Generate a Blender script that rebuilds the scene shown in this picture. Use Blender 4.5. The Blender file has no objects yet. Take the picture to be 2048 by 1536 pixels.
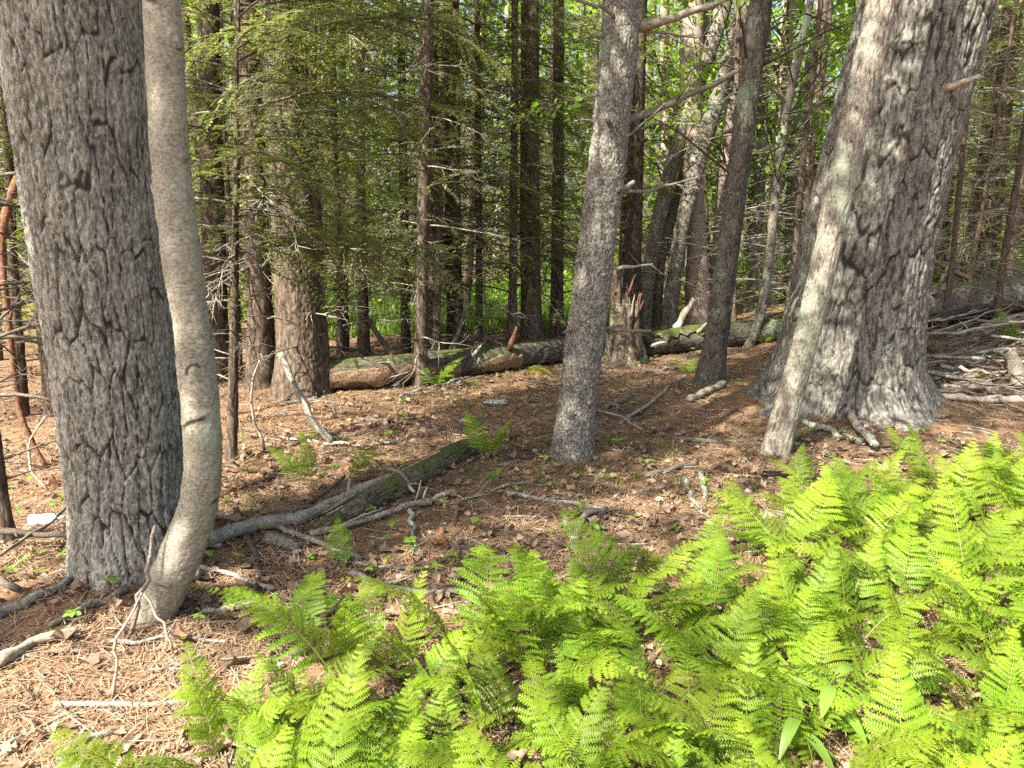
import bpy, math, random
import numpy as np
from mathutils import Vector, Matrix, Euler
from math import radians, sin, cos, pi

D = bpy.data
SC = bpy.context.scene
COL = SC.collection
rng = np.random.default_rng(11)
random.seed(11)

# ------------------------------------------------------------------ camera, sky, sun, exposure
CAM_H, PITCH, FPX = 1.6, 12.0, 1500.0            # focal length in pixels of a 2048 px wide picture
cam_d = D.cameras.new('camera')
cam_d.sensor_width = 36.0
cam_d.lens = 36.0 * FPX / 2048.0
cam_d.clip_start = 0.05
cam_d.clip_end = 1500.0
cam = D.objects.new('camera', cam_d)
COL.objects.link(cam)
cam.location = (0, 0, CAM_H)
cam.rotation_euler = (radians(90 - PITCH), 0, 0)
SC.camera = cam

SUN_EL = 46.0
SUN_H = np.array([-0.68, -0.73])                  # towards the sun, seen from above: camera left and behind
SUN_H = SUN_H / np.linalg.norm(SUN_H)
SUN_DIR = Vector((SUN_H[0] * cos(radians(SUN_EL)), SUN_H[1] * cos(radians(SUN_EL)), sin(radians(SUN_EL))))
sun_d = D.lights.new('sun', 'SUN')
sun_d.energy = 5.0
sun_d.angle = radians(0.53)
sun_d.color = (1.0, 0.94, 0.82)
sun = D.objects.new('sun', sun_d)
COL.objects.link(sun)
sun.rotation_euler = (-SUN_DIR).to_track_quat('-Z', 'Y').to_euler()
sun.location = SUN_DIR * 40

W = D.worlds.new('World')
SC.world = W
W.use_nodes = True
wn = W.node_tree
wn.nodes.clear()
sky = wn.nodes.new('ShaderNodeTexSky')
sky.sky_type = 'NISHITA'
sky.sun_disc = False
sky.sun_elevation = radians(SUN_EL)
sky.sun_rotation = math.atan2(SUN_DIR.x, SUN_DIR.y)
sky.dust_density = 4.0
sky.ozone_density = 0.6
bg = wn.nodes.new('ShaderNodeBackground')
bg.inputs[1].default_value = 0.09
wo = wn.nodes.new('ShaderNodeOutputWorld')
wn.links.new(sky.outputs[0], bg.inputs[0])
wn.links.new(bg.outputs[0], wo.inputs[0])

SC.view_settings.view_transform = 'Standard'
SC.view_settings.look = 'None'
SC.view_settings.gamma = 1.0
SC.view_settings.use_curve_mapping = False
SC.view_settings.exposure = 1.95
SC.render.engine = 'CYCLES'
SC.cycles.max_bounces = 6
SC.cycles.diffuse_bounces = 3
SC.cycles.glossy_bounces = 2
SC.cycles.transmission_bounces = 4
SC.cycles.transparent_max_bounces = 4
SC.cycles.use_denoising = False
SC.cycles.sample_clamp_indirect = 6.0

# ------------------------------------------------------------------ numeric helpers
def h01(ix, iy, iz, seed):
    h = (ix.astype(np.int64) * 374761393 + iy.astype(np.int64) * 668265263 + iz.astype(np.int64) * 1440662683 + seed * 982451653) & 0xffffffff
    h = ((h ^ (h >> 13)) * 1274126177) & 0xffffffff
    h = ((h ^ (h >> 16)) * 2246822519) & 0xffffffff
    h = h ^ (h >> 15)
    return (h & 0xffffff) / float(0x1000000)

def vnoise(p, seed=0):
    p = np.asarray(p, float)
    i = np.floor(p).astype(np.int64)
    f = p - i
    f = f * f * (3 - 2 * f)
    out = 0
    for dx in (0, 1):
        wx = f[..., 0] if dx else 1 - f[..., 0]
        for dy in (0, 1):
            wy = f[..., 1] if dy else 1 - f[..., 1]
            for dz in (0, 1):
                wz = f[..., 2] if dz else 1 - f[..., 2]
                out = out + wx * wy * wz * h01(i[..., 0] + dx, i[..., 1] + dy, i[..., 2] + dz, seed)
    return out * 2 - 1

def fbm(p, octv=4, seed=0, gain=0.5):
    a, s, out = 1.0, 1.0, 0
    for k in range(octv):
        out = out + a * vnoise(np.asarray(p) * s + 17.3 * k, seed + k)
        a *= gain
        s *= 2.03
    return out

def smooth(a, b, x):
    t = np.clip((x - a) / (b - a), 0, 1)
    return t * t * (3 - 2 * t)

def worley(u, v, period, seed):
    iu, iv = np.floor(u).astype(np.int64), np.floor(v).astype(np.int64)
    f1 = np.full(u.shape, 9.0)
    f2 = np.full(u.shape, 9.0)
    idv = np.zeros(u.shape)
    z = np.zeros_like(iu)
    for du in (-1, 0, 1):
        for dv in (-1, 0, 1):
            cu, cv = iu + du, iv + dv
            cw = np.mod(cu, period)
            jx = h01(cw, cv, z, seed)
            jy = h01(cw, cv, z + 1, seed)
            d = np.hypot(cu + 0.1 + 0.8 * jx - u, cv + 0.1 + 0.8 * jy - v)
            hid = h01(cw, cv, z + 2, seed)
            closer = d < f1
            f2 = np.where(closer, f1, np.minimum(f2, d))
            idv = np.where(closer, hid, idv)
            f1 = np.where(closer, d, f1)
    return f1, f2, idv

# ------------------------------------------------------------------ terrain height and picture-to-place helpers
HUMPS = []                                         # (x, y, radius, height) mounds round the big trunks
def H(x, y):
    x = np.asarray(x, float)
    y = np.asarray(y, float)
    z = 0.085 * np.maximum(0, x - 2.2) * smooth(4, 9, y) * smooth(60, 20, x)
    z = z - 0.02 * np.maximum(0, -x - 1.5) * smooth(60, 20, -x)
    z = z - 0.030 * np.maximum(0, y - 15) * smooth(2.5, -1, x - 0.25 * y) * smooth(90, 40, y)
    p = np.stack([x, y, np.zeros_like(x)], -1)
    z = z + 0.05 * vnoise(p * 0.7, 3) + 0.018 * vnoise(p * 2.3, 4)
    for (hx, hy, hr, hh) in HUMPS:
        z = z + hh * np.exp(-((x - hx) ** 2 + (y - hy) ** 2) / (hr * hr))
    return z

_p = radians(PITCH)
FWD = np.array([0, cos(_p), -sin(_p)])
UPV = np.array([0, sin(_p), cos(_p)])
CAMP = np.array([0, 0, CAM_H])
def ray(px, py):
    return np.array([(px - 1024) / FPX, 0, 0]) + UPV * (768 - py) / FPX + FWD
def P(px, py, Y):
    d = ray(px, py)
    return CAMP + d * (Y / d[1])
_TS = np.concatenate([np.arange(0.6, 14, 0.02), np.arange(14, 60, 0.15)])
def G(px, py, lift=0.0):
    d = ray(px, py)
    q = CAMP + _TS[:, None] * d
    gap = q[:, 2] - H(q[:, 0], q[:, 1]) - lift
    k = int(np.argmax(gap <= 0)) if (gap <= 0).any() else len(_TS) - 1
    k = max(k, 1)
    f = gap[k - 1] / max(1e-6, gap[k - 1] - gap[k]) if gap[k] <= 0 else 1.0
    return CAMP + d * (_TS[k - 1] + (_TS[k] - _TS[k - 1]) * f)
def depth(q):
    return float(np.dot(np.asarray(q) - CAMP, FWD))
def wpx(px, q):
    return px * depth(q) / FPX
def to_px(q):
    v = np.asarray(q) - CAMP
    d = np.dot(v, FWD)
    return 1024 + FPX * v[0] / d, 768 - FPX * np.dot(v, UPV) / d

HUMPS += [(-1.75, 3.4, 0.55, 0.05), (2.95, 6.8, 0.95, 0.10), (-1.95, 7.3, 0.7, 0.06)]

# ------------------------------------------------------------------ materials
def lin(r, g, b):
    f = lambda c: ((c / 255 + 0.055) / 1.055) ** 2.4 if c > 10 else c / 255 / 12.92
    return (f(r), f(g), f(b), 1)
class Mat:
    def __init__(s, name):
        s.m = D.materials.new(name)
        s.m.use_nodes = True
        s.nt = s.m.node_tree
        s.nt.nodes.clear()
        s.out = s.n('ShaderNodeOutputMaterial')
    def n(s, typ, **kw):
        nd = s.nt.nodes.new(typ)
        for k, v in kw.items():
            setattr(nd, k, v)
        return nd
    def l(s, a, b):
        s.nt.links.new(a, b)
    def coord(s, kind='Object', scale=(1, 1, 1), loc=(0, 0, 0)):
        tc = s.n('ShaderNodeTexCoord')
        mp = s.n('ShaderNodeMapping')
        mp.inputs['Scale'].default_value = scale
        mp.inputs['Location'].default_value = loc
        s.l(tc.outputs[kind], mp.inputs['Vector'])
        return mp.outputs[0]
    def noise(s, vec, scale, detail=4, rough=0.6, dist=0.0):
        nd = s.n('ShaderNodeTexNoise')
        nd.inputs['Scale'].default_value = scale
        nd.inputs['Detail'].default_value = detail
        nd.inputs['Roughness'].default_value = rough
        nd.inputs['Distortion'].default_value = dist
        s.l(vec, nd.inputs['Vector'])
        return nd.outputs['Fac']
    def ramp(s, fac, stops, interp='LINEAR'):
        nd = s.n('ShaderNodeValToRGB')
        nd.color_ramp.interpolation = interp
        e = nd.color_ramp.elements
        while len(e) < len(stops):
            e.new(0.5)
        for k, (p, c) in enumerate(stops):
            e[k].position = p
            e[k].color = c if len(c) == 4 else (*c, 1)
        s.l(fac, nd.inputs['Fac'])
        return nd.outputs['Color']
    def mix(s, fac, a, b, blend='MIX'):
        nd = s.n('ShaderNodeMix', data_type='RGBA', blend_type=blend)
        for sock, v in ((nd.inputs[0], fac), (nd.inputs[6], a), (nd.inputs[7], b)):
            if hasattr(v, 'is_output'):
                s.l(v, sock)
            else:
                sock.default_value = v if not isinstance(v, tuple) or len(v) == 4 else (*v, 1)
        return nd.outputs[2]
    def math(s, op, a, b=0.0, c=0.0):
        nd = s.n('ShaderNodeMath', operation=op)
        for k, v in enumerate((a, b, c)):
            if hasattr(v, 'is_output'):
                s.l(v, nd.inputs[k])
            else:
                nd.inputs[k].default_value = v
        return nd.outputs[0]
    def attr(s, name):
        nd = s.n('ShaderNodeAttribute', attribute_name=name)
        return nd.outputs['Fac']
    def rand(s):
        return s.n('ShaderNodeObjectInfo').outputs['Random']
    def bump(s, h, strength, dist):
        nd = s.n('ShaderNodeBump')
        nd.inputs['Strength'].default_value = strength
        nd.inputs['Distance'].default_value = dist
        s.l(h, nd.inputs['Height'])
        return nd.outputs[0]
    def surf(s, color, rough=0.85, spec=0.25, normal=None, trans=None, tfac=0.35):
        b = s.n('ShaderNodeBsdfPrincipled')
        if hasattr(color, 'is_output'):
            s.l(color, b.inputs['Base Color'])
        else:
            b.inputs['Base Color'].default_value = color
        b.inputs['Roughness'].default_value = rough
        b.inputs['Specular IOR Level'].default_value = spec
        if normal is not None:
            s.l(normal, b.inputs['Normal'])
        o = b.outputs[0]
        if trans is not None:
            t = s.n('ShaderNodeBsdfTranslucent')
            if hasattr(trans, 'is_output'):
                s.l(trans, t.inputs[0])
            else:
                t.inputs[0].default_value = trans
            mx = s.n('ShaderNodeMixShader')
            mx.inputs[0].default_value = tfac
            s.l(o, mx.inputs[1])
            s.l(t.outputs[0], mx.inputs[2])
            o = mx.outputs[0]
        s.l(o, s.out.inputs['Surface'])
        return s.m

def bark(name, dark, mid, light, crack, scale=9, zs=0.35, bump=0.5, bdist=0.006, lichen=0.0, lichen_c=(0.36, 0.42, 0.30), red=0.0, red_c=(0.24, 0.11, 0.06), fine=60, moss=0.0, hue_var=0.25):
    M = Mat(name)
    v = M.coord('Object', (1, 1, zs))
    v1 = M.coord('Object')
    n1 = M.noise(v, scale, 6, 0.65, 0.3)
    c = M.ramp(n1, [(0.30, dark), (0.50, mid), (0.72, light)])
    nf = M.noise(v, fine, 5, 0.7)
    c = M.mix(0.55, c, M.ramp(nf, [(0.40, tuple(0.6 * k for k in dark)), (0.50, mid), (0.60, light)]))
    if red:
        nr = M.noise(v1, 7, 3, 0.6)
        c = M.mix(M.ramp(nr, [(0.66 - red, (0, 0, 0)), (0.74 - red, (1, 1, 1))]), c, red_c)
    c = M.mix(M.ramp(M.attr('crack'), [(0.05, (1, 1, 1)), (0.55, (0, 0, 0))]), c, crack)
    if lichen:
        a = M.noise(v1, 3.2, 4, 0.6, 0.4)
        b = M.noise(v1, 42, 4, 0.7)
        s = M.math('ADD', M.math('MULTIPLY', a, 1.0), M.math('MULTIPLY', b, 0.55))
        t = 1.02 - lichen * 0.22
        c = M.mix(M.ramp(s, [(t - 0.05, (0, 0, 0)), (t + 0.05, (0.85, 0.85, 0.85))]), c, M.ramp(b, [(0.3, tuple(0.65 * k for k in lichen_c)), (0.6, lichen_c)]))
    if moss:
        g = M.n('ShaderNodeNewGeometry')
        sx = M.n('ShaderNodeSeparateXYZ')
        M.l(g.outputs['True Normal'], sx.inputs[0])
        mm = M.noise(v1, 5, 4, 0.6)
        s = M.math('ADD', M.math('MULTIPLY', sx.outputs[2], 0.35), mm)
        t = 1.0 - moss * 0.4
        c = M.mix(M.ramp(s, [(t - 0.05, (0, 0, 0)), (t + 0.05, (1, 1, 1))]), c, M.ramp(M.noise(v1, 90, 3), [(0.3, (0.025, 0.04, 0.008)), (0.7, (0.10, 0.13, 0.02))]))
    r = M.rand()
    hs = M.n('ShaderNodeHueSaturation')
    M.l(M.math('MULTIPLY_ADD', r, hue_var * 2, 1 - hue_var), hs.inputs['Value'])
    M.l(c, hs.inputs['Color'])
    nb = M.math('ADD', nf, M.math('MULTIPLY', n1, 0.8))
    return M.surf(hs.outputs[0], 0.9, 0.18, M.bump(nb, bump, bdist))

MAT = {}
MAT['pine'] = bark('bark_pine', (0.075, 0.069, 0.057), (0.200, 0.190, 0.160), (0.45, 0.432, 0.375), (0.048, 0.038, 0.030), 10, 0.4, 0.7, 0.008, red=0.0, fine=75, hue_var=0)
MAT['pine_dark'] = bark('bark_pine_dark', (0.045, 0.041, 0.035), (0.125, 0.116, 0.100), (0.29, 0.275, 0.24), (0.030, 0.024, 0.020), 15, 0.35, 0.9, 0.012, lichen=0.40, lichen_c=(0.25, 0.27, 0.21), red=0.015, red_c=(0.11, 0.065, 0.05), fine=34, hue_var=0)
MAT['spruce'] = bark('bark_spruce', (0.045, 0.039, 0.033), (0.14, 0.127, 0.110), (0.44, 0.41, 0.36), (0.05, 0.042, 0.036), 22, 0.75, 0.9, 0.006, lichen=0.50, lichen_c=(0.27, 0.30, 0.23), fine=85, hue_var=0)
MAT['smooth'] = bark('bark_smooth', (0.14, 0.124, 0.096), (0.255, 0.230, 0.180), (0.38, 0.352, 0.285), (0.06, 0.048, 0.036), 5, 1.6, 0.25, 0.003, lichen=0.50, lichen_c=(0.33, 0.38, 0.28), fine=70, hue_var=0)
MAT['lichen'] = bark('bark_lichened', (0.13, 0.108, 0.086), (0.235, 0.206, 0.168), (0.36, 0.33, 0.28), (0.07, 0.052, 0.042), 12, 0.5, 0.6, 0.005, lichen=0.97, lichen_c=(0.33, 0.365, 0.27), fine=60, hue_var=0)
MAT['maple'] = bark('bark_maple', (0.055, 0.048, 0.038), (0.13, 0.115, 0.092), (0.26, 0.235, 0.195), (0.04, 0.034, 0.028), 9, 0.4, 0.6, 0.006, lichen=0.70, lichen_c=(0.30, 0.36, 0.27), fine=60)
MAT['pale'] = bark('bark_pale', (0.20, 0.155, 0.12), (0.31, 0.25, 0.20), (0.43, 0.36, 0.30), (0.18, 0.13, 0.10), 6, 0.8, 0.3, 0.004, fine=50)
MAT['hemlock'] = bark('bark_hemlock', (0.036, 0.026, 0.019), (0.088, 0.065, 0.048), (0.185, 0.145, 0.11), (0.035, 0.026, 0.02), 10, 0.25, 0.8, 0.01, fine=45)
MAT['dead'] = bark('dead_wood', (0.085, 0.07, 0.055), (0.19, 0.165, 0.13), (0.32, 0.29, 0.24), (0.08, 0.06, 0.045), 14, 1, 0.7, 0.004, lichen=0.45, fine=80, hue_var=0.35)
MAT['dead_lichen'] = bark('dead_wood_lichened', (0.10, 0.09, 0.075), (0.20, 0.18, 0.15), (0.33, 0.31, 0.27), (0.08, 0.06, 0.045), 14, 1, 0.5, 0.003, lichen=0.85, lichen_c=(0.33, 0.38, 0.31), fine=80, hue_var=0.2)
MAT['dead_dark'] = bark('dead_wood_dark', (0.05, 0.038, 0.03), (0.10, 0.08, 0.062), (0.17, 0.14, 0.11), (0.03, 0.025, 0.02), 14, 1, 0.5, 0.003, fine=80, hue_var=0.3)
MAT['dead_pale'] = bark('dead_wood_pale', (0.17, 0.13, 0.095), (0.29, 0.24, 0.185), (0.42, 0.36, 0.285), (0.15, 0.11, 0.08), 12, 1, 0.3, 0.003, fine=60, hue_var=0.15)
MAT['dead_red'] = bark('dead_wood_red', (0.05, 0.024, 0.016), (0.13, 0.062, 0.036), (0.26, 0.14, 0.08), (0.05, 0.02, 0.012), 10, 0.6, 0.5, 0.004, fine=60, hue_var=0.15)
MAT['log'] = bark('log_bark', (0.04, 0.033, 0.026), (0.095, 0.08, 0.064), (0.19, 0.168, 0.138), (0.03, 0.022, 0.018), 9, 1, 0.7, 0.008, lichen=0.45, moss=0.55, fine=50, hue_var=0.1)
MAT['rot'] = bark('rotten_wood', (0.045, 0.031, 0.021), (0.125, 0.095, 0.066), (0.25, 0.205, 0.15), (0.03, 0.02, 0.014), 8, 1, 0.8, 0.008, moss=0.62, lichen=0.5, fine=40, hue_var=0)
MAT['bare'] = bark('bare_log_wood', (0.06, 0.037, 0.022), (0.17, 0.108, 0.065), (0.33, 0.24, 0.16), (0.06, 0.03, 0.02), 6, 1, 0.5, 0.006, fine=40, hue_var=0)

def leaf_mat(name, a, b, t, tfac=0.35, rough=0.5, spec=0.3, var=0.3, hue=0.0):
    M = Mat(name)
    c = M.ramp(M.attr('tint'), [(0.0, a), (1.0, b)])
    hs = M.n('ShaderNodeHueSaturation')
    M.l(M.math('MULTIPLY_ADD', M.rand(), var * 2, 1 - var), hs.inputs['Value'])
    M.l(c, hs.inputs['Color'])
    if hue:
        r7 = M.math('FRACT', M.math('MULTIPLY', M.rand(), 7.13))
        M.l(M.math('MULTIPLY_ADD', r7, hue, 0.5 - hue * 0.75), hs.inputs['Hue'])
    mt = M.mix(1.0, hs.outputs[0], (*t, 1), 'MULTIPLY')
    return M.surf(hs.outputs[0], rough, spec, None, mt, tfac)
MAT['hem_leaf'] = leaf_mat('hemlock_needles', (0.07, 0.105, 0.024), (0.30, 0.30, 0.085), (1.5, 1.7, 0.9), 0.42)
MAT['pine_leaf'] = leaf_mat('pine_needles', (0.03, 0.06, 0.02), (0.08, 0.12, 0.04), (1.4, 1.6, 0.9), 0.25)
MAT['maple_leaf'] = leaf_mat('maple_leaves', (0.10, 0.18, 0.022), (0.22, 0.32, 0.04), (1.6, 1.8, 0.8), 0.5, 0.45)
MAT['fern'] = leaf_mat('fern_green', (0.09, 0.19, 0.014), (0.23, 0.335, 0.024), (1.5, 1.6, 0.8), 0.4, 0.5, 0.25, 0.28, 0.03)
MAT['fern_stem'] = leaf_mat('fern_stem', (0.10, 0.11, 0.03), (0.20, 0.19, 0.05), (1, 1, 1), 0.1)
MAT['seedling'] = leaf_mat('seedling_green', (0.06, 0.15, 0.02), (0.17, 0.28, 0.04), (1.5, 1.7, 0.8), 0.4)
MAT['lily'] = leaf_mat('lily_green', (0.14, 0.25, 0.035), (0.20, 0.32, 0.05), (1.5, 1.6, 0.9), 0.4, 0.4)
MAT['grass'] = leaf_mat('grass_green', (0.08, 0.16, 0.02), (0.20, 0.30, 0.04), (1.5, 1.7, 0.8), 0.4)
MAT['litter'] = leaf_mat('dry_leaves', (0.10, 0.062, 0.042), (0.35, 0.26, 0.18), (1, 0.8, 0.6), 0.2, 0.7, 0.2, 0.0)
MAT['needle'] = leaf_mat('dry_pine_needles', (0.17, 0.10, 0.058), (0.50, 0.36, 0.235), (1, 0.8, 0.6), 0.15, 0.7, 0.2, 0.0)
MAT['leaf_dry'] = leaf_mat('dry_leaf', (0.15, 0.09, 0.055), (0.37, 0.27, 0.19), (1, 0.8, 0.6), 0.2, 0.7, 0.2, 0.35)

def ground_mat():
    M = Mat('forest_floor')
    v = M.coord('Object')
    big = M.noise(v, 0.9, 4, 0.6, 0.4)
    mid = M.noise(v, 9, 5, 0.7)
    fine = M.noise(v, 70, 4, 0.75)
    strand = M.noise(M.coord('Object', (1, 5, 1)), 60, 3, 0.7, 1.5)
    c = M.ramp(mid, [(0.28, (0.035, 0.023, 0.015)), (0.5, (0.145, 0.088, 0.054)), (0.72, (0.32, 0.215, 0.14))])
    c = M.mix(0.5, c, M.ramp(strand, [(0.35, (0.06, 0.034, 0.02)), (0.6, (0.34, 0.19, 0.09))]))
    c = M.mix(M.ramp(fine, [(0.52, (0, 0, 0)), (0.62, (0.6, 0.6, 0.6))]), c, (0.36, 0.27, 0.18))
    c = M.mix(M.ramp(big, [(0.48, (0, 0, 0)), (0.62, (0.8, 0.8, 0.8))]), c, (0.055, 0.042, 0.026))
    h = M.math('ADD', M.math('MULTIPLY', mid, 1.0), M.math('MULTIPLY', fine, 0.5))
    return M.surf(c, 0.95, 0.1, M.bump(h, 0.8, 0.02))
MAT['ground'] = ground_mat()

def plain(name, col, rough, spec=0.5, trans=0.0, nscale=20, var=0.15):
    M = Mat(name)
    n = M.noise(M.coord('Object'), nscale, 3)
    c = M.ramp(n, [(0.3, tuple(k * (1 - var) for k in col)), (0.7, tuple(min(1, k * (1 + var)) for k in col))])
    return M.surf(c, rough, spec)
MAT['glass'] = plain('dark_glass', (0.012, 0.008, 0.006), 0.08, 0.6)
MAT['plastic'] = plain('white_plastic', (0.72, 0.78, 0.82), 0.35, 0.4, nscale=30, var=0.1)
MAT['stone'] = plain('pale_stone', (0.42, 0.41, 0.39), 0.9, 0.2, nscale=25, var=0.4)
MAT['yellow'] = leaf_mat('yellow_leaf', (0.42, 0.33, 0.02), (0.60, 0.50, 0.04), (1, 1, 0.6), 0.2)
def moss_mat():
    M = Mat('moss')
    v = M.coord('Object')
    n = M.noise(v, 60, 5, 0.7)
    c = M.ramp(n, [(0.3, (0.05, 0.05, 0.01)), (0.7, (0.24, 0.20, 0.035))])
    return M.surf(c, 0.95, 0.05, M.bump(n, 1.0, 0.02))
MAT['moss'] = moss_mat()

# ------------------------------------------------------------------ mesh helpers
class Geo:
    def __init__(s):
        s.V, s.F4, s.F3, s.t, s.m4, s.m3, s.c = [], [], [], [], [], [], []
        s.n = 0
    def add(s, V, F4=None, F3=None, m=0, tint=0.5, m4=None, m3=None, crack=1.0):
        V = np.asarray(V, float)
        s.V.append(V)
        k = len(V)
        s.t.append(np.broadcast_to(np.asarray(tint, float), (k,)))
        s.c.append(np.broadcast_to(np.asarray(crack, float), (k,)))
        if F4 is not None and len(F4):
            F4 = np.asarray(F4, np.int64)
            s.F4.append(F4 + s.n)
            s.m4.append(np.full(len(F4), m) if m4 is None else m4)
        if F3 is not None and len(F3):
            F3 = np.asarray(F3, np.int64)
            s.F3.append(F3 + s.n)
            s.m3.append(np.full(len(F3), m) if m3 is None else m3)
        s.n += k
    def cat(s):
        e4, e3, ei = np.zeros((0, 4), np.int64), np.zeros((0, 3), np.int64), np.zeros(0, np.int64)
        return dict(V=np.concatenate(s.V), F4=np.concatenate(s.F4) if s.F4 else e4, F3=np.concatenate(s.F3) if s.F3 else e3,
                    t=np.concatenate(s.t), c=np.concatenate(s.c), m4=np.concatenate(s.m4) if s.m4 else ei, m3=np.concatenate(s.m3) if s.m3 else ei)
    def put(s, T, R=None, sc=1.0, loc=(0, 0, 0), dt=0.0):
        V = T['V'] * sc
        if R is not None:
            V = V @ np.asarray(R).T
        s.add(V + np.asarray(loc), T['F4'], T['F3'], 0, np.clip(T['t'] + dt, 0, 1), T['m4'], T['m3'], T['c'])
    def mesh(s, name, mats, smooth_=True):
        g = s.cat()
        me = D.meshes.new(name)
        V, F4, F3 = g['V'], g['F4'], g['F3']
        nl = len(F4) * 4 + len(F3) * 3
        nf = len(F4) + len(F3)
        me.vertices.add(len(V))
        me.vertices.foreach_set('co', V.astype(np.float32).ravel())
        me.loops.add(nl)
        me.loops.foreach_set('vertex_index', np.concatenate([F4.ravel(), F3.ravel()]).astype(np.int32))
        me.polygons.add(nf)
        st = np.concatenate([np.arange(len(F4)) * 4, len(F4) * 4 + np.arange(len(F3)) * 3])
        me.polygons.foreach_set('loop_start', st.astype(np.int32))
        me.polygons.foreach_set('material_index', np.concatenate([g['m4'], g['m3']]).astype(np.int32))
        me.polygons.foreach_set('use_smooth', np.full(nf, smooth_))
        for nm, arr in (('tint', g['t']), ('crack', g['c'])):
            a = me.attributes.new(nm, 'FLOAT', 'POINT')
            a.data.foreach_set('value', arr.astype(np.float32))
        for m in mats:
            me.materials.append(MAT[m])
        me.update()
        me.validate()
        return me

def spline(pts, rads, n):
    pts = np.asarray(pts, float)
    rads = np.asarray(rads, float)
    if len(pts) < 3:
        t = np.linspace(0, 1, n)[:, None]
        return pts[0] * (1 - t) + pts[-1] * t, np.linspace(rads[0], rads[-1], n)
    p = np.vstack([2 * pts[0] - pts[1], pts, 2 * pts[-1] - pts[-2]])
    out, ro = [], []
    m = len(pts) - 1
    tt = np.linspace(0, m - 1e-9, n)
    k = tt.astype(int)
    f = (tt - k)[:, None]
    p0, p1, p2, p3 = p[k], p[k + 1], p[k + 2], p[k + 3]
    q = 0.5 * (2 * p1 + (p2 - p0) * f + (2 * p0 - 5 * p1 + 4 * p2 - p3) * f ** 2 + (3 * p1 - p0 - 3 * p2 + p3) * f ** 3)
    r = rads[k] * (1 - f[:, 0]) + rads[k + 1] * f[:, 0]
    return q, r

def frames(q):
    T = np.gradient(q, axis=0)
    T /= np.linalg.norm(T, axis=1)[:, None] + 1e-12
    ref = np.array([1.0, 0, 0]) if abs(T[:, 0]).mean() < 0.8 else np.array([0, 0, 1.0])
    A = ref - T * (T @ ref)[:, None]
    A /= np.linalg.norm(A, axis=1)[:, None] + 1e-12
    B = np.cross(T, A)
    return T, A, B

def tube(pts, rads, sides=5, n=None, wob=0.0, seed=0, knot=0.0):
    n = n or max(2, len(pts))
    q, r = spline(pts, rads, n)
    if knot:
        kk = np.arange(n)
        r = r * (1 + knot * vnoise(np.stack([kk * 0.45, kk * 0 + seed * 1.7, kk * 0], -1), 95) + knot * 1.2 * np.maximum(0, vnoise(np.stack([kk * 0.9, kk * 0 + seed * 2.9 + 5, kk * 0], -1), 96) - 0.45))
    if wob:
        L = np.linalg.norm(q[-1] - q[0]) + 1e-6
        k = np.linspace(0, 6, n)
        for a in range(3):
            q[:, a] += wob * vnoise(np.stack([k * 1.3, np.full(n, a * 7.7), np.full(n, seed * 3.1)], -1), 90 + a) * np.sin(np.linspace(0.15, pi - 0.15, n))
    T, A, B = frames(q)
    th = np.linspace(0, 2 * pi, sides, endpoint=False)
    rr = r[:, None] * (1 + 0.12 * np.sin(3 * th[None, :] + seed + np.arange(n)[:, None] * 0.9)) if sides > 4 else r[:, None] * np.ones((1, sides))
    V = q[:, None, :] + rr[..., None] * (A[:, None, :] * np.cos(th)[None, :, None] + B[:, None, :] * np.sin(th)[None, :, None])
    V = V.reshape(-1, 3)
    i = np.arange(n - 1)[:, None] * sides
    j = np.arange(sides)[None, :]
    j2 = (j + 1) % sides
    F = np.stack([i + j, i + j2, i + j2 + sides, i + j + sides], -1).reshape(-1, 4)
    V = np.vstack([V, q[0], q[-1]])
    c0, c1 = n * sides, n * sides + 1
    jj = np.arange(sides)
    F3 = np.vstack([np.stack([np.full(sides, c0), (jj + 1) % sides, jj], -1), np.stack([np.full(sides, c1), (n - 1) * sides + jj, (n - 1) * sides + (jj + 1) % sides], -1)])
    return V, F, F3

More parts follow.
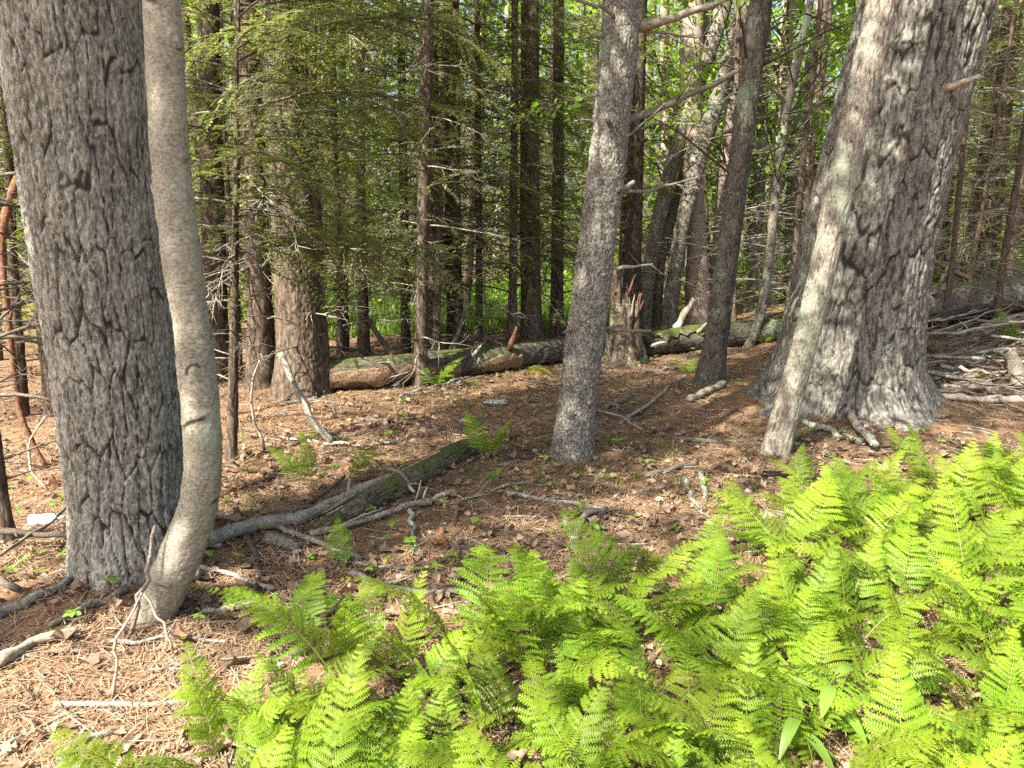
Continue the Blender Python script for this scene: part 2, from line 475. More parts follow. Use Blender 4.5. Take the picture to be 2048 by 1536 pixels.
# bark reliefs: (theta, s, R) -> displacement in metres, plate-top value 0..1
def relief_pine(th, s, R, seed, cw=0.052, ch=0.34, depth=0.018, fine=1.25, wid0=0.115):
    cyl = np.stack([np.cos(th) * R, np.sin(th) * R, s], -1)
    low = cyl * np.array([3.2, 3.2, 2.2])
    w1 = fbm(low, 4, seed, 0.55)
    w2 = fbm(low + 40, 3, seed + 5, 0.55)
    w3 = fbm(cyl * np.array([40, 40, 22]), 2, seed + 6)
    Rm = np.mean(R)
    per = max(5, int(round(2 * pi * Rm / cw)))
    u = th / (2 * pi) * per + 0.55 * w1 + 0.06 * w3
    v = s / ch + 0.45 * w2 + 0.03 * w3
    f1, f2, idv = worley(u, v, per, seed)
    e = f2 - f1 + 0.035 * w3
    wid = wid0 * (1 + 0.5 * vnoise(cyl * 2.4, seed + 21))
    plate = smooth(0.0, np.maximum(0.045, wid), e)
    per2 = max(8, int(round(2 * pi * Rm / (cw * 0.45))))
    g1, g2, id2 = worley(th / (2 * pi) * per2 + 0.5 * w2 + 0.08 * w3, s / (ch * 0.22) + 0.5 * w1 + 0.08 * w3, per2, seed + 3)
    sub = smooth(0.0, 0.15, g2 - g1)
    fis = np.abs(vnoise(cyl * np.array([34, 34, 4.0]), seed + 41) + 0.25 * w3)
    fis = 1 - smooth(0.0, 0.22, fis)
    dep = depth * (0.95 + 0.45 * vnoise(cyl * 1.7, seed + 30))
    d = dep * (plate - 1) + 0.005 * (idv - 0.5) + 0.0035 * (sub - 1) * plate + 0.0045 * (id2 - 0.5) * plate
    d = d + fine * (-0.0042 * fis * plate + 0.0022 * w3 + 0.0020 * fbm(cyl * np.array([90, 90, 50]), 2, seed + 9, 0.7))
    return d, np.clip(plate * (0.72 + 0.28 * sub) * (1 - 0.5 * fis) * (0.75 + 0.25 * smooth(-0.3, 0.3, w3)), 0, 1)

def relief_scaly(th, s, R, seed, cw=0.026, ch=0.034, depth=0.007, **k):
    cyl = np.stack([np.cos(th) * R, np.sin(th) * R, s], -1)
    per = max(6, int(round(2 * pi * np.mean(R) / cw)))
    f1, f2, idv = worley(th / (2 * pi) * per + 0.5 * fbm(cyl * 12, 2, seed), s / ch + 0.6 * fbm(cyl * 12 + 9, 2, seed), per, seed)
    pl = smooth(0.0, 0.2, f2 - f1)
    d = depth * (pl - 1) + depth * 1.1 * (idv - 0.5) + 0.004 * fbm(cyl * 9, 3, seed + 2) + 0.0022 * fbm(cyl * 60, 2, seed + 3)
    return d, 0.35 + 0.65 * pl

def relief_smooth(th, s, R, seed, **k):
    cyl = np.stack([np.cos(th) * R, np.sin(th) * R, s], -1)
    d = 0.006 * fbm(cyl * np.array([5, 5, 6]), 4, seed) + 0.0016 * fbm(cyl * np.array([30, 30, 55]), 3, seed + 1, 0.7)
    dark = np.zeros_like(s)
    for k2 in range(16):                                  # broken horizontal scars, each round part of the stem
        z0 = 0.15 + 0.21 * k2 + 0.09 * sin(k2 * 5.1 + seed)
        zz = s - z0 - 0.03 * np.sin(th + k2 * 2.0) - 0.012 * vnoise(cyl * 22, seed + 60)
        part = np.clip(0.15 + 0.9 * np.sin(th + k2 * 2.4), 0, 1) * smooth(-0.5, 0.3, vnoise(cyl * 16, seed + 61))
        amp = 0.5 + 0.5 * sin(k2 * 3.7) ** 2
        d = d + amp * part * (0.006 * np.exp(-(zz / 0.016) ** 2) - 0.004 * np.exp(-((zz + 0.022) / 0.009) ** 2))
        dark = np.maximum(dark, amp * part * np.exp(-((zz + 0.012) / 0.013) ** 2))
    for k2 in range(9):                                   # healed branch scars
        z0 = 0.22 + 0.36 * k2 + 0.1 * sin(k2 * 3.3)
        t0 = (k2 * 2.39 + 4.1) % (2 * pi)
        dt = np.angle(np.exp(1j * (th - t0))) * R
        rr = np.hypot(dt, s - z0) + 0.006 * vnoise(cyl * 30, seed + 62)
        d = d + 0.011 * np.exp(-(rr / 0.022) ** 2) + 0.004 * np.exp(-((rr - 0.036) / 0.006) ** 2)
        dark = np.maximum(dark, 0.8 * np.exp(-((rr - 0.028) / 0.008) ** 2) * smooth(-0.4, 0.4, vnoise(cyl * 40, seed + 63)))
    pc = max(8, int(round(2 * pi * np.mean(R) / 0.024)))
    c1, c2, _c = worley(th / (2 * pi) * pc + 0.6 * vnoise(cyl * 18, seed + 66), s / 0.04 + 0.6 * vnoise(cyl * 18 + 5, seed + 67), pc, seed + 68)
    ln = (1 - smooth(0.0, 0.14, c2 - c1)) * smooth(1.1, 0.2, s)
    d = d - 0.0025 * ln
    dark = np.maximum(dark, 0.5 * ln)
    return d, np.clip(1.0 - 1.5 * dark - 0.25 * smooth(0.1, 0.6, fbm(cyl * np.array([9, 9, 20]), 3, seed + 64)), 0, 1)

def relief_ridge(th, s, R, seed, depth=0.008, cw=0.03, ch=0.22, **k):
    return relief_pine(th, s, R, seed, cw, ch, depth, 0.5)

def trunk(pts, rads, nu, rows, relief, seed=0, flare=0.0, flare_h=0.3, nroots=5, relief_kw={}, phase=0.0):
    """closed trunk or log surface with modelled bark; rows = list of arc positions in metres"""
    q, r = spline(pts, rads, 400)
    seg = np.r_[0, np.cumsum(np.linalg.norm(np.diff(q, axis=0), axis=1))]
    s = np.clip(np.asarray(rows, float), 0, seg[-1])
    C = np.stack([np.interp(s, seg, q[:, a]) for a in range(3)], -1)
    R = np.interp(s, seg, r)
    T, A, B = frames(q)
    T_, A_, B_ = [np.stack([np.interp(s, seg, X[:, a]) for a in range(3)], -1) for X in (T, A, B)]
    th = np.linspace(0, 2 * pi, nu, endpoint=False)
    TH, S = np.meshgrid(th, s)
    RR = np.repeat(R[:, None], nu, 1)
    cyl = np.stack([np.cos(TH), np.sin(TH), S * 0.4], -1)
    d, cr = relief(TH, S, RR, seed, **relief_kw)
    rad = RR * (1 + 0.05 * vnoise(cyl * 1.6, seed + 77))
    if flare:
        lob = 0.45 + 0.55 * np.clip(np.cos(nroots * TH + phase + 0.8 * np.sin(TH * 2 + seed)), -1, 1)
        rad = rad + RR * flare * np.exp(-S / flare_h) * (0.55 + 0.75 * lob)
    rad = np.maximum(rad + d, RR * 0.3)
    V = C[:, None, :] + rad[..., None] * (A_[:, None, :] * np.cos(TH)[..., None] + B_[:, None, :] * np.sin(TH)[..., None])
    n = len(s)
    i = np.arange(n - 1)[:, None] * nu
    j = np.arange(nu)[None, :]
    j2 = (j + 1) % nu
    F = np.stack([i + j, i + j2, i + j2 + nu, i + j + nu], -1).reshape(-1, 4)
    V = np.vstack([V.reshape(-1, 3), C[0], C[-1]])
    jj = np.arange(nu)
    F3 = np.vstack([np.stack([np.full(nu, n * nu), (jj + 1) % nu, jj], -1), np.stack([np.full(nu, n * nu + 1), (n - 1) * nu + jj, (n - 1) * nu + (jj + 1) % nu], -1)])
    return V, F, F3, np.r_[cr.ravel(), 0, 0]

# ------------------------------------------------------------------ scene-object helpers
def link(name, data, parent=None, loc=(0, 0, 0)):
    o = D.objects.new(name, data)
    COL.objects.link(o)
    o.location = loc
    if parent is not None:
        o.parent = parent
    return o
def tag(o, label, cat, group=None):
    o['label'] = label
    o['category'] = cat
    if group:
        o['group'] = group
    return o
def thing(name, label, cat, loc, group=None):
    o = link(name, None, None, loc)
    o.empty_display_size = 0.2
    return tag(o, label, cat, group)
def stuff(o):
    o['kind'] = 'stuff'
    return o
ORD = ['first', 'second', 'third', 'fourth', 'fifth', 'sixth', 'seventh', 'eighth', 'ninth', 'tenth', 'eleventh', 'twelfth', 'thirteenth', 'fourteenth', 'fifteenth', 'sixteenth', 'seventeenth', 'eighteenth', 'nineteenth']
def ordinal(k):
    if k < 19:
        return ORD[k]
    tens = ['', '', 'twenty', 'thirty', 'forty', 'fifty', 'sixty', 'seventy', 'eighty', 'ninety']
    k += 1
    if k % 10 == 0:
        return {20: 'twentieth', 30: 'thirtieth', 40: 'fortieth', 50: 'fiftieth', 60: 'sixtieth', 70: 'seventieth', 80: 'eightieth', 90: 'ninetieth'}[k]
    return tens[k // 10] + '-' + ORD[k % 10 - 1]

def basis(d, up=(0, 0, 1), roll=0.0):
    """rotation whose x axis is d and z axis is as near up as can be"""
    x = np.asarray(d, float)
    x = x / np.linalg.norm(x)
    z = np.asarray(up, float) - x * np.dot(up, x)
    z /= np.linalg.norm(z)
    y = np.cross(z, x)
    if roll:
        y, z = y * cos(roll) + z * sin(roll), z * cos(roll) - y * sin(roll)
    return np.stack([x, y, z], 1)

# ------------------------------------------------------------------ ground sheet
def build_ground():
    n, a, ext = 440, 7.0, 420.0
    u = np.linspace(-1, 1, n)
    g = ext * np.sinh(a * u) / np.sinh(a)
    X, Y = np.meshgrid(g + 0.3, g + 4.0)
    Z = H(X, Y)
    p = np.stack([X, Y, np.zeros_like(X)], -1)
    near = smooth(30, 8, np.hypot(X, Y - 3))
    Z = Z + near * (0.010 * fbm(p * 9, 3, 55) + 0.006 * vnoise(p * 30, 56))
    V = np.stack([X, Y, Z], -1).reshape(-1, 3)
    i = (np.arange(n - 1)[:, None] * n + np.arange(n - 1)[None, :]).reshape(-1)
    F = np.stack([i, i + 1, i + n + 1, i + n], -1)
    ge = Geo()
    ge.add(V, F)
    o = link('ground', ge.mesh('ground', ['ground']))
    o['kind'] = 'structure'
    return o
ground = build_ground()

# ------------------------------------------------------------------ foliage templates
def bough_template(seed, tstep=0.045, lstep=0.0175, llen=0.036, lw=0.0135, droop=0.28, density=1.0):
    """flat drooping hemlock spray of unit length along +x"""
    r = np.random.default_rng(seed)
    ge = Geo()
    bend = r.uniform(-0.15, 0.15)
    cur = lambda t: np.array([t * (1 - 0.08 * t), bend * t * t, 0.10 * t - droop * t * t])
    q = [cur(t) for t in np.linspace(0, 1, 7)]
    V, F, F3 = tube(q, np.linspace(0.008, 0.0016, 7), 4)
    ge.add(V, F, F3, 0, 0.5)
    side = 1
    for t in np.arange(0.10, 0.99, tstep):
        side = -side
        if r.random() > density:
            continue
        L = (0.40 * max(0.0, sin(pi * (0.16 + 0.80 * t))) ** 0.9 + 0.04) * r.uniform(0.6, 1.15)
        ang = radians(62 - 28 * t + r.uniform(-10, 10))
        p0 = cur(t)
        d = np.array([cos(ang), side * sin(ang), r.uniform(-0.35, 0.10)])
        m = max(3, int(L / lstep))
        v = np.linspace(0.06, 1, m)
        fall = np.array([0, 0, -1.0]) * (r.uniform(0.15, 0.5) * L)
        C = p0 + d * (v * L)[:, None] + fall * (v ** 2)[:, None]
        V, F, F3 = tube(np.array([p0, C[m // 2], C[-1]]), [0.0026, 0.0018, 0.0008], 3)
        ge.add(V, F, F3, 0, 0.5)
        tg = np.gradient(C, axis=0)
        tg /= np.linalg.norm(tg, axis=1)[:, None]
        nz = np.array([0, 0, 1.0])
        lat = np.cross(nz, tg)
        lat /= np.linalg.norm(lat, axis=1)[:, None]
        for sgn in (-1, 1):
            ln = llen * r.uniform(0.55, 1.5, m) * (1.15 - 0.5 * v)
            fw = r.uniform(0.35, 0.95, m)
            dd = lat * sgn + tg * fw[:, None] + nz * r.uniform(-0.25, 0.2, m)[:, None]
            dd /= np.linalg.norm(dd, axis=1)[:, None]
            wv = np.cross(dd, nz + 0.35 * r.normal(size=(m, 3)))
            wv /= np.linalg.norm(wv, axis=1)[:, None]
            w = lw * r.uniform(0.6, 1.3, m)[:, None] * 0.5
            tip = C + dd * ln[:, None]
            mid = C + dd * (ln * 0.45)[:, None]
            VV = np.stack([C, mid + wv * w, tip, mid - wv * w], 1).reshape(-1, 3)
            FF = np.arange(m * 4).reshape(-1, 4)
            tn = np.repeat(np.clip(r.uniform(0.0, 0.55, m) + 0.45 * v ** 2 * t, 0, 1), 4)
            ge.add(VV, FF, None, 1, tn)
    return ge.cat()
def dead_template(seed, n=9):
    """bare drooping dead hemlock limb with side twigs, unit length along +x"""
    r = np.random.default_rng(seed)
    ge = Geo()
    bend, up, dr = r.uniform(-0.25, 0.25), r.uniform(-0.1, 0.25), r.uniform(0.1, 0.45)
    cur = lambda t: np.array([t, bend * t * t + 0.02 * sin(9 * t + seed), up * t - dr * t * t])
    V, F, F3 = tube([cur(t) for t in np.linspace(0, 1, 8)], np.linspace(0.011, 0.002, 8), 4)
    ge.add(V, F, F3)
    for k in range(n):
        t = r.uniform(0.2, 0.95)
        sd = r.choice([-1, 1])
        L = r.uniform(0.1, 0.42) * (1.1 - 0.6 * t)
        p0 = cur(t)
        d = np.array([r.uniform(0.3, 0.9), sd * r.uniform(0.3, 1), r.uniform(-0.5, 0.25)])
        d /= np.linalg.norm(d)
        p2 = p0 + d * L + np.array([0, 0, -r.uniform(0, 0.25) * L])
        V, F, F3 = tube([p0, p0 + d * L * 0.5 + r.normal(size=3) * 0.02, p2], [0.0042, 0.003, 0.0012], 3)
        ge.add(V, F, F3)
        if r.random() < 0.6:
            d2 = d + r.normal(size=3) * 0.6
            V, F, F3 = tube([p0 + d * L * 0.5, p0 + d * L * 0.5 + d2 * L * 0.4], [0.002, 0.001], 3)
            ge.add(V, F, F3)
    return ge.cat()
BOUGH = [bough_template(100 + k) for k in range(4)]
BOUGH_THIN = [bough_template(130 + k, density=0.55, droop=0.4) for k in range(3)]
BOUGH_FAR = [bough_template(150 + k, 0.10, 0.045, 0.075, 0.035) for k in range(2)]
DEADL = [dead_template(170 + k) for k in range(4)]

def leaf_shape(lobes, r):
    """flat lobed leaf, unit length along +x: outline points"""
    if lobes == 'maple':
        a = [(0, 0), (.06, .20), (.12, .42), (.30, .34), (.50, .50), (.66, .27), (1, 0), (.66, -.27), (.50, -.50), (.30, -.34), (.12, -.42), (.06, -.20)]
    elif lobes == 'oak':
        a = [(0, 0), (.15, .10), (.28, .26), (.38, .12), (.52, .32), (.62, .14), (.80, .24), (1, 0), (.80, -.24), (.62, -.14), (.52, -.32), (.38, -.12), (.28, -.26), (.15, -.10)]
    else:
        a = [(0, 0), (.2, .2), (.5, .29), (.8, .17), (1, 0), (.8, -.17), (.5, -.29), (.2, -.2)]
    return np.array(a)
def leaf_template(kind, seed, curl=0.3):
    r = np.random.default_rng(seed)
    a = leaf_shape(kind, r)
    ang = r.uniform(0, pi)
    c1, c2 = r.uniform(0.2, 1) * curl, r.uniform(-0.5, 0.8) * curl
    x, y = a[:, 0] - 0.5, a[:, 1]
    u = x * cos(ang) + y * sin(ang)
    z = c1 * u * u * 2 + c2 * x * y * 3 + 0.18 * curl * np.abs(y) * 2 + r.normal(size=len(a)) * 0.03 * curl
    V = np.vstack([np.stack([x, y, z], -1), [0, 0, 0.0]])
    n = len(a)
    k = np.arange(n)
    F3 = np.stack([np.full(n, n), k, (k + 1) % n], -1)
    ge = Geo()
    ge.add(V, None, F3, 0, 0.5)
    return ge.cat()
DRY = [leaf_template(k, 200 + i, c) for i, (k, c) in enumerate([('oak', 1.3), ('maple', 1.2), ('oak', .9), ('oval', 1.3), ('maple', .9), ('oval', 1.0)])]
GREENLEAF = [leaf_template(k, 220 + i, c) for i, (k, c) in enumerate([('maple', .25), ('maple', .4), ('oval', .3)])]

def maple_spray(seed, n=30, L=0.9, size=0.062):
    """thin twig with broad green leaves, along +x"""
    r = np.random.default_rng(seed)
    ge = Geo()
    cur = lambda t: np.array([t * L, 0.1 * sin(4 * t + seed), 0.15 * t - 0.25 * t * t])
    V, F, F3 = tube([cur(t) for t in np.linspace(0, 1, 6)], np.linspace(0.007, 0.0015, 6), 4)
    ge.add(V, F, F3, 0)
    for k in range(n):
        t = r.uniform(0.15, 1.0)
        p0 = cur(t)
        d = np.array([r.uniform(0, 1), r.uniform(-1, 1), r.uniform(-0.5, 0.3)])
        p1 = p0 + d / np.linalg.norm(d) * r.uniform(0.05, 0.28)
        V, F, F3 = tube([p0, p1], [0.0016, 0.0009], 3)
        ge.add(V, F, F3, 0)
        R = basis(d + np.array([0, 0, -0.5]), (r.normal() * 0.4, r.normal() * 0.4, 1))
        T = dict(GREENLEAF[int(r.integers(0, 2))])
        T['m3'] = np.ones(len(T['F3']), int)
        s = size * r.uniform(0.7, 1.25)
        ge.put(T, R, s, p1 + R[:, 0] * s * 0.4, r.uniform(-0.5, 0.5))
    return ge.cat()
MSPRAY = [maple_spray(300 + k) for k in range(3)]

def rotz(a):
    return np.array([[cos(a), -sin(a), 0], [sin(a), cos(a), 0], [0, 0, 1]])

def hemlock_crown(seed, z0, zl, z1, n_low, n_high, Lmax, dead_n):
    """live boughs from z0 up, bare dead limbs below; hung round a straight stem at the origin"""
    r = np.random.default_rng(seed)
    live, dead = Geo(), Geo()
    for k in range(n_low):
        z = z0 + (zl - z0) * (k + r.random()) / n_low
        L = Lmax * r.uniform(0.45, 1.0)
        a = k * 2.4 + r.uniform(-0.5, 0.5)
        el = r.uniform(-0.25, 0.25)
        T = BOUGH[int(r.integers(0, 4))] if r.random() < 0.6 else BOUGH_THIN[int(r.integers(0, 3))]
        live.put(T, basis((cos(a) * cos(el), sin(a) * cos(el), sin(el)), (r.normal() * 0.5, r.normal() * 0.5, 1)), L, (0, 0, z), r.uniform(-0.2, 0.3))
    for k in range(n_high):
        f = (k + r.random()) / n_high
        z = zl + (z1 - zl) * f
        L = Lmax * (1.1 - 0.9 * f) * r.uniform(0.6, 1.1)
        a = k * 2.4 + r.uniform(-0.5, 0.5)
        el = r.uniform(-0.2, 0.35)
        live.put(BOUGH_FAR[int(r.integers(0, 2))], basis((cos(a) * cos(el), sin(a) * cos(el), sin(el)), (r.normal() * 0.2, r.normal() * 0.2, 1)), L, (0, 0, z), r.uniform(-0.2, 0.2))
    for k in range(dead_n):
        z = r.uniform(0.35, zl * 0.8)
        L = r.uniform(0.35, 1.25)
        a = r.uniform(0, 2 * pi)
        el = r.uniform(-0.35, 0.3)
        dead.put(DEADL[int(r.integers(0, 4))], basis((cos(a) * cos(el), sin(a) * cos(el), sin(el)), (r.normal() * 0.5, r.normal() * 0.5, 1)), L, (0, 0, z))
    return live.mesh('hemlock_crown', ['dead_dark', 'hem_leaf'], False), dead.mesh('dead_limbs', ['dead'], True)
CROWN = [hemlock_crown(401, 1.0, 5.0, 12, 36, 5, 1.45, 34), hemlock_crown(402, 1.5, 5.2, 12, 29, 5, 1.3, 40),
         hemlock_crown(403, 0.8, 4.8, 11, 38, 5, 1.55, 30), hemlock_crown(404, 2.2, 5.4, 13, 22, 5, 1.3, 46)]

def maple_crown(seed, z0, z1, n, rad):
    r = np.random.default_rng(seed)
    ge = Geo()
    for k in range(n):
        z = z0 + (z1 - z0) * r.random()
        a = r.uniform(0, 2 * pi)
        rr = rad * r.uniform(0.25, 1) * (0.4 + 0.6 * sin(pi * min(1, (z - z0) / (z1 - z0) * 0.8 + 0.2)))
        p = np.array([cos(a) * rr, sin(a) * rr, z])
        if r.random() < 0.7:
            V, F, F3 = tube([np.array([0, 0, z - 0.5 * rr]), np.array([p[0] * 0.5, p[1] * 0.5, z - 0.2 * rr]), p], [0.014, 0.009, 0.004], 4)
            ge.add(V, F, F3, 0)
        b = a + r.uniform(-0.9, 0.9)
        ge.put(MSPRAY[int(r.integers(0, 3))], basis((cos(b), sin(b), r.uniform(-0.3, 0.4)), (r.normal() * 0.3, r.normal() * 0.3, 1)), r.uniform(0.8, 1.3), p, r.uniform(-0.3, 0.3))
    return ge.mesh('maple_crown', ['dead_dark', 'maple_leaf'], False)
MCROWN = [maple_crown(421, 2.6, 6.5, 34, 1.9), maple_crown(422, 2.2, 6.2, 30, 1.7), maple_crown(423, 4.0, 8.6, 110, 1.9)]

def far_crown(seed, n, z0, z1, rad, size):
    """broadleaf crown of loose leaf clumps for trees well behind"""
    r = np.random.default_rng(seed)
    ge = Geo()
    nc = 34
    cz = r.uniform(z0, z1, nc)
    ca = r.uniform(0, 2 * pi, nc)
    cr = rad * np.sqrt(r.uniform(0.02, 1, nc)) * (0.55 + 0.45 * np.sin(pi * np.clip((cz - z0) / (z1 - z0), 0.05, 0.95)))
    cen = np.stack([np.cos(ca) * cr, np.sin(ca) * cr, cz], -1)
    for k in range(nc):
        V, F, F3 = tube([np.array([0, 0, max(z0 * 0.6, cz[k] - cr[k] * 0.8)]), cen[k] * np.array([.6, .6, 1]) - np.array([0, 0, 0.15 * cr[k]]), cen[k]], [0.03, 0.018, 0.006], 4)
        ge.add(V, F, F3, 0)
    ci = r.integers(0, nc, n)
    p = cen[ci] + r.normal(size=(n, 3)) * np.array([0.55, 0.55, 0.32]) * r.uniform(0.5, 1.2, nc)[ci][:, None]
    d = r.normal(size=(n, 3)) * np.array([1, 1, 0.5])
    d /= np.linalg.norm(d, axis=1)[:, None]
    up = np.array([0, 0, 1.0]) + 0.6 * r.normal(size=(n, 3))
    w = np.cross(d, up)
    w /= np.linalg.norm(w, axis=1)[:, None]
    s = size * r.uniform(0.6, 1.3, n)[:, None]
    V = np.stack([p, p + d * s * 0.45 + w * s * 0.36, p + d * s, p + d * s * 0.45 - w * s * 0.36], 1).reshape(-1, 3)
    ge.add(V, np.arange(4 * n).reshape(-1, 4), None, 1, np.repeat(r.random(n), 4))
    return ge.mesh('broadleaf_crown', ['dead_dark', 'maple_leaf'], False)
FCROWN = [far_crown(431, 2300, 1.2, 7.0, 2.4, 0.15), far_crown(432, 2300, 2.2, 7.5, 2.6, 0.15), far_crown(433, 2300, 0.3, 4.2, 2.0, 0.12)]

def pine_crown(seed, z0, z1, rad, off, n_limb, tufts):
    """high crown of a pine: limbs with needle tufts, reaching further to one side (off), used to aim shade"""
    r = np.random.default_rng(seed)
    ge = Geo()
    tg = Geo()
    nn = 22
    for k in range(nn):
        d = r.normal(size=3) + np.array([0.6, 0, 0.3])
        d /= np.linalg.norm(d)
        w = np.cross(d, r.normal(size=3))
        w /= np.linalg.norm(w)
        tg.add(np.stack([w * 0.006, d * 0.17, -w * 0.006]), None, [[0, 1, 2]], 1, r.random())
    T = tg.cat()
    for k in range(n_limb):
        f = (k + r.random()) / n_limb
        z = z0 + (z1 - z0) * f
        a = k * 2.4 + r.uniform(-0.4, 0.4)
        L = rad * (1.05 - 0.75 * f) * r.uniform(0.6, 1.1)
        end = np.array([cos(a) * L, sin(a) * L, 0.18 * L]) + np.array([off[0], off[1], 0]) * (1 - f) * 0.9
        p0 = np.array([0, 0, z])
        p1 = p0 + end
        V, F, F3 = tube([p0, p0 + end * 0.5 + np.array([0, 0, -0.1 * L]), p1], [0.05 * (1.2 - f), 0.03, 0.008], 5, 6)
        ge.add(V, F, F3, 0)
        m = max(6, int(tufts * L / rad))
        for j in range(m):
            t = r.uniform(0.25, 1.05)
            c = p0 + end * t + r.normal(size=3) * np.array([0.38, 0.38, 0.14]) * (0.5 + t * 0.7)
            ge.put(T, basis(r.normal(size=3) * 0.7 + end / L, r.normal(size=3)), r.uniform(0.8, 1.4), c)
    return ge.mesh('pine_crown', ['dead_dark', 'pine_leaf'], False)
PCROWN = [pine_crown(441, 6.0, 15, 2.7, (-0.2, -1.6), 56, 64), pine_crown(442, 9, 18, 3.6, (0.8, -0.6), 30, 30), pine_crown(443, 7, 13, 2.4, (0, 0), 26, 26), pine_crown(444, 5.0, 10.0, 1.75, (1.9, 0.2), 44, 40)]

# ------------------------------------------------------------------ trees traced from the photograph
TREE_SPOTS = []                                    # (x, y, radius) taken by trunks
def rows_for(L, vis, fine, coarse):
    a = np.arange(0, min(vis, L), fine)
    b = np.linspace(min(vis, L), L, max(2, int((L - vis) / coarse) + 2)) if L > vis else np.array([L])
    return np.r_[a, b]

def traced_tree(name, label, cat, pix, mat, relief, top, nu=20, fine=0.05, seed=1, flare=0.25, flare_h=0.18, nroots=5, kw={}, group=None, y_front=None, lean_y=0.0, phase=0.0, sink=0.12, vis=None):
    """pix: (x, y, width) of the stem in the photograph from the foot up; the stem stands at the foot's real distance"""
    b = G(pix[0][0], pix[0][1])
    r0 = wpx(pix[0][2], b) / 2
    Y = (b[1] if y_front is None else y_front) + r0 * 0.9
    pts, rad = [], []
    for k, (px, py, w) in enumerate(pix):
        q = P(px, py, Y + lean_y * k)
        pts.append(q)
        rad.append(wpx(w, q) / 2)
    pts, rad = np.array(pts), np.array(rad)
    base = pts[0].copy()
    gz = float(H(base[0], base[1]))
    base[2] = gz
    d0 = pts[1] - pts[0]
    foot = pts[0] - d0 / max(d0[2], 1e-3) * (pts[0][2] - gz + sink)
    pts[0] = foot
    dv = pts[-1] - pts[-2]
    dv = dv / max(np.linalg.norm(dv), 1e-6)
    dv = dv * np.array([0.6, 0.6, 1])
    while pts[-1][2] < base[2] + top - 0.5:
        st = min(1.6, base[2] + top - pts[-1][2] + 0.1)
        f = st / max(0.5, base[2] + top - pts[-1][2] + st)
        pts = np.vstack([pts, pts[-1] + dv * st])
        rad = np.r_[rad, max(0.012, rad[-1] * (1 - 0.8 * f))]
    root = thing(name, label, cat, base, group)
    loc = pts - base
    L = float(np.sum(np.linalg.norm(np.diff(loc, axis=0), axis=1))) * 1.02
    vis_l = vis or (to_vis(Y) + 0.35)
    V, F, F3, cr = trunk(loc, rad, nu, rows_for(L, vis_l, fine, 0.4), relief, seed, flare, flare_h, nroots, kw, phase)
    ge = Geo()
    ge.add(V, F, F3, 0, 0.5, crack=cr)
    t = link('trunk', ge.mesh(name + '_trunk', [mat]), root)
    TREE_SPOTS.append((base[0], base[1], rad[0]))
    return root, loc, rad
def to_vis(Y):
    return CAM_H + Y * math.tan(radians(15.4)) + 0.3

def add_crown(root, loc, mesh, rot=0.0, sc=1.0, name='crown', mid=4.0, parent=None):
    """hang a shared crown on a stem, tilted with the stem's own lean"""
    i = int(np.argmin(np.abs(loc[:, 2] - mid)))
    ax = loc[i] - loc[0] if i > 0 else loc[-1] - loc[0]
    ax = Vector(ax).normalized()
    q = Vector((0, 0, 1)).rotation_difference(ax)
    o = link(name, mesh, root if parent is None else parent)
    o.rotation_mode = 'QUATERNION'
    o.rotation_quaternion = q @ Euler((0, 0, rot)).to_quaternion()
    o.scale = (sc, sc, sc)
    o.location = (loc[0][0], loc[0][1], 0)
    return o

def limb(root, pix, w0, w1, Y, mat='dead', name='dead_limb', dy=0.0, sides=7, seed=0, wob=0.01, twigs=0):
    """a limb of a tree traced as picture points near distance Y (dy: how far its tip swings away)"""
    pts = [P(px, py, Y + dy * k / max(1, len(pix) - 1)) for k, (px, py) in enumerate(pix)]
    r = np.linspace(wpx(w0, pts[0]) / 2, wpx(w1, pts[-1]) / 2, len(pts))
    base = np.array(root.location)
    ge = Geo()
    n = max(6, len(pts) * 4)
    V, F, F3 = tube(np.array(pts) - base, r, sides, n, wob, seed, 0.15)
    ge.add(V, F, F3)
    rr = np.random.default_rng(seed + 5)
    q, _ = spline(np.array(pts) - base, r, 20)
    o = link(name, ge.mesh(name, [mat]), root)
    for k in range(twigs):
        i = int(rr.integers(5, 19))
        d = rr.normal(size=3) * np.array([1, 0.6, 0.7])
        Lt = rr.uniform(0.06, 0.2)
        g2 = Geo()
        V, F, F3 = tube([q[i], q[i] + d / np.linalg.norm(d) * Lt], [r[-1] * 0.6, r[-1] * 0.25], 4)
        g2.add(V, F, F3)
        link('side_twig', g2.mesh('side_twig', [mat]), o)
    return o

# the big furrowed pine at the left
lp, lp_loc, lp_r = traced_tree('pine_tree', 'thick furrowed grey pine trunk with deep plated bark behind a smooth curved sapling', 'tree',
    [(285, 1165, 250), (262, 1000, 226), (234, 750, 234), (200, 500, 250), (170, 250, 264), (141, 0, 284)], 'pine', relief_pine, 19, 300, 0.0065, 5, 0.22, 0.13, 6, phase=2.2)
add_crown(lp, lp_loc, PCROWN[0], 0.0, 1.0, mid=10)  # unseen crown, its reach and density shaped to shade the right pine

# the smooth grey sapling that bows in front of it
sp, sp_loc, sp_r = traced_tree('maple_tree', 'smooth pale grey sapling bowed at its foot in front of the thick furrowed pine', 'tree',
    [(300, 1250, 84), (352, 1130, 80), (394, 1020, 75), (405, 900, 72), (391, 720, 73), (365, 530, 73), (342, 330, 72), (331, 150, 72), (323, 0, 73)], 'smooth', relief_smooth, 9, 120, 0.010, 7, 0.12, 0.07, 4, vis=2.9)
add_crown(sp, sp_loc, MCROWN[2], 0.7, 1.0, mid=6)  # dense crown above the view, made to shade the leaning pine and nearby ground

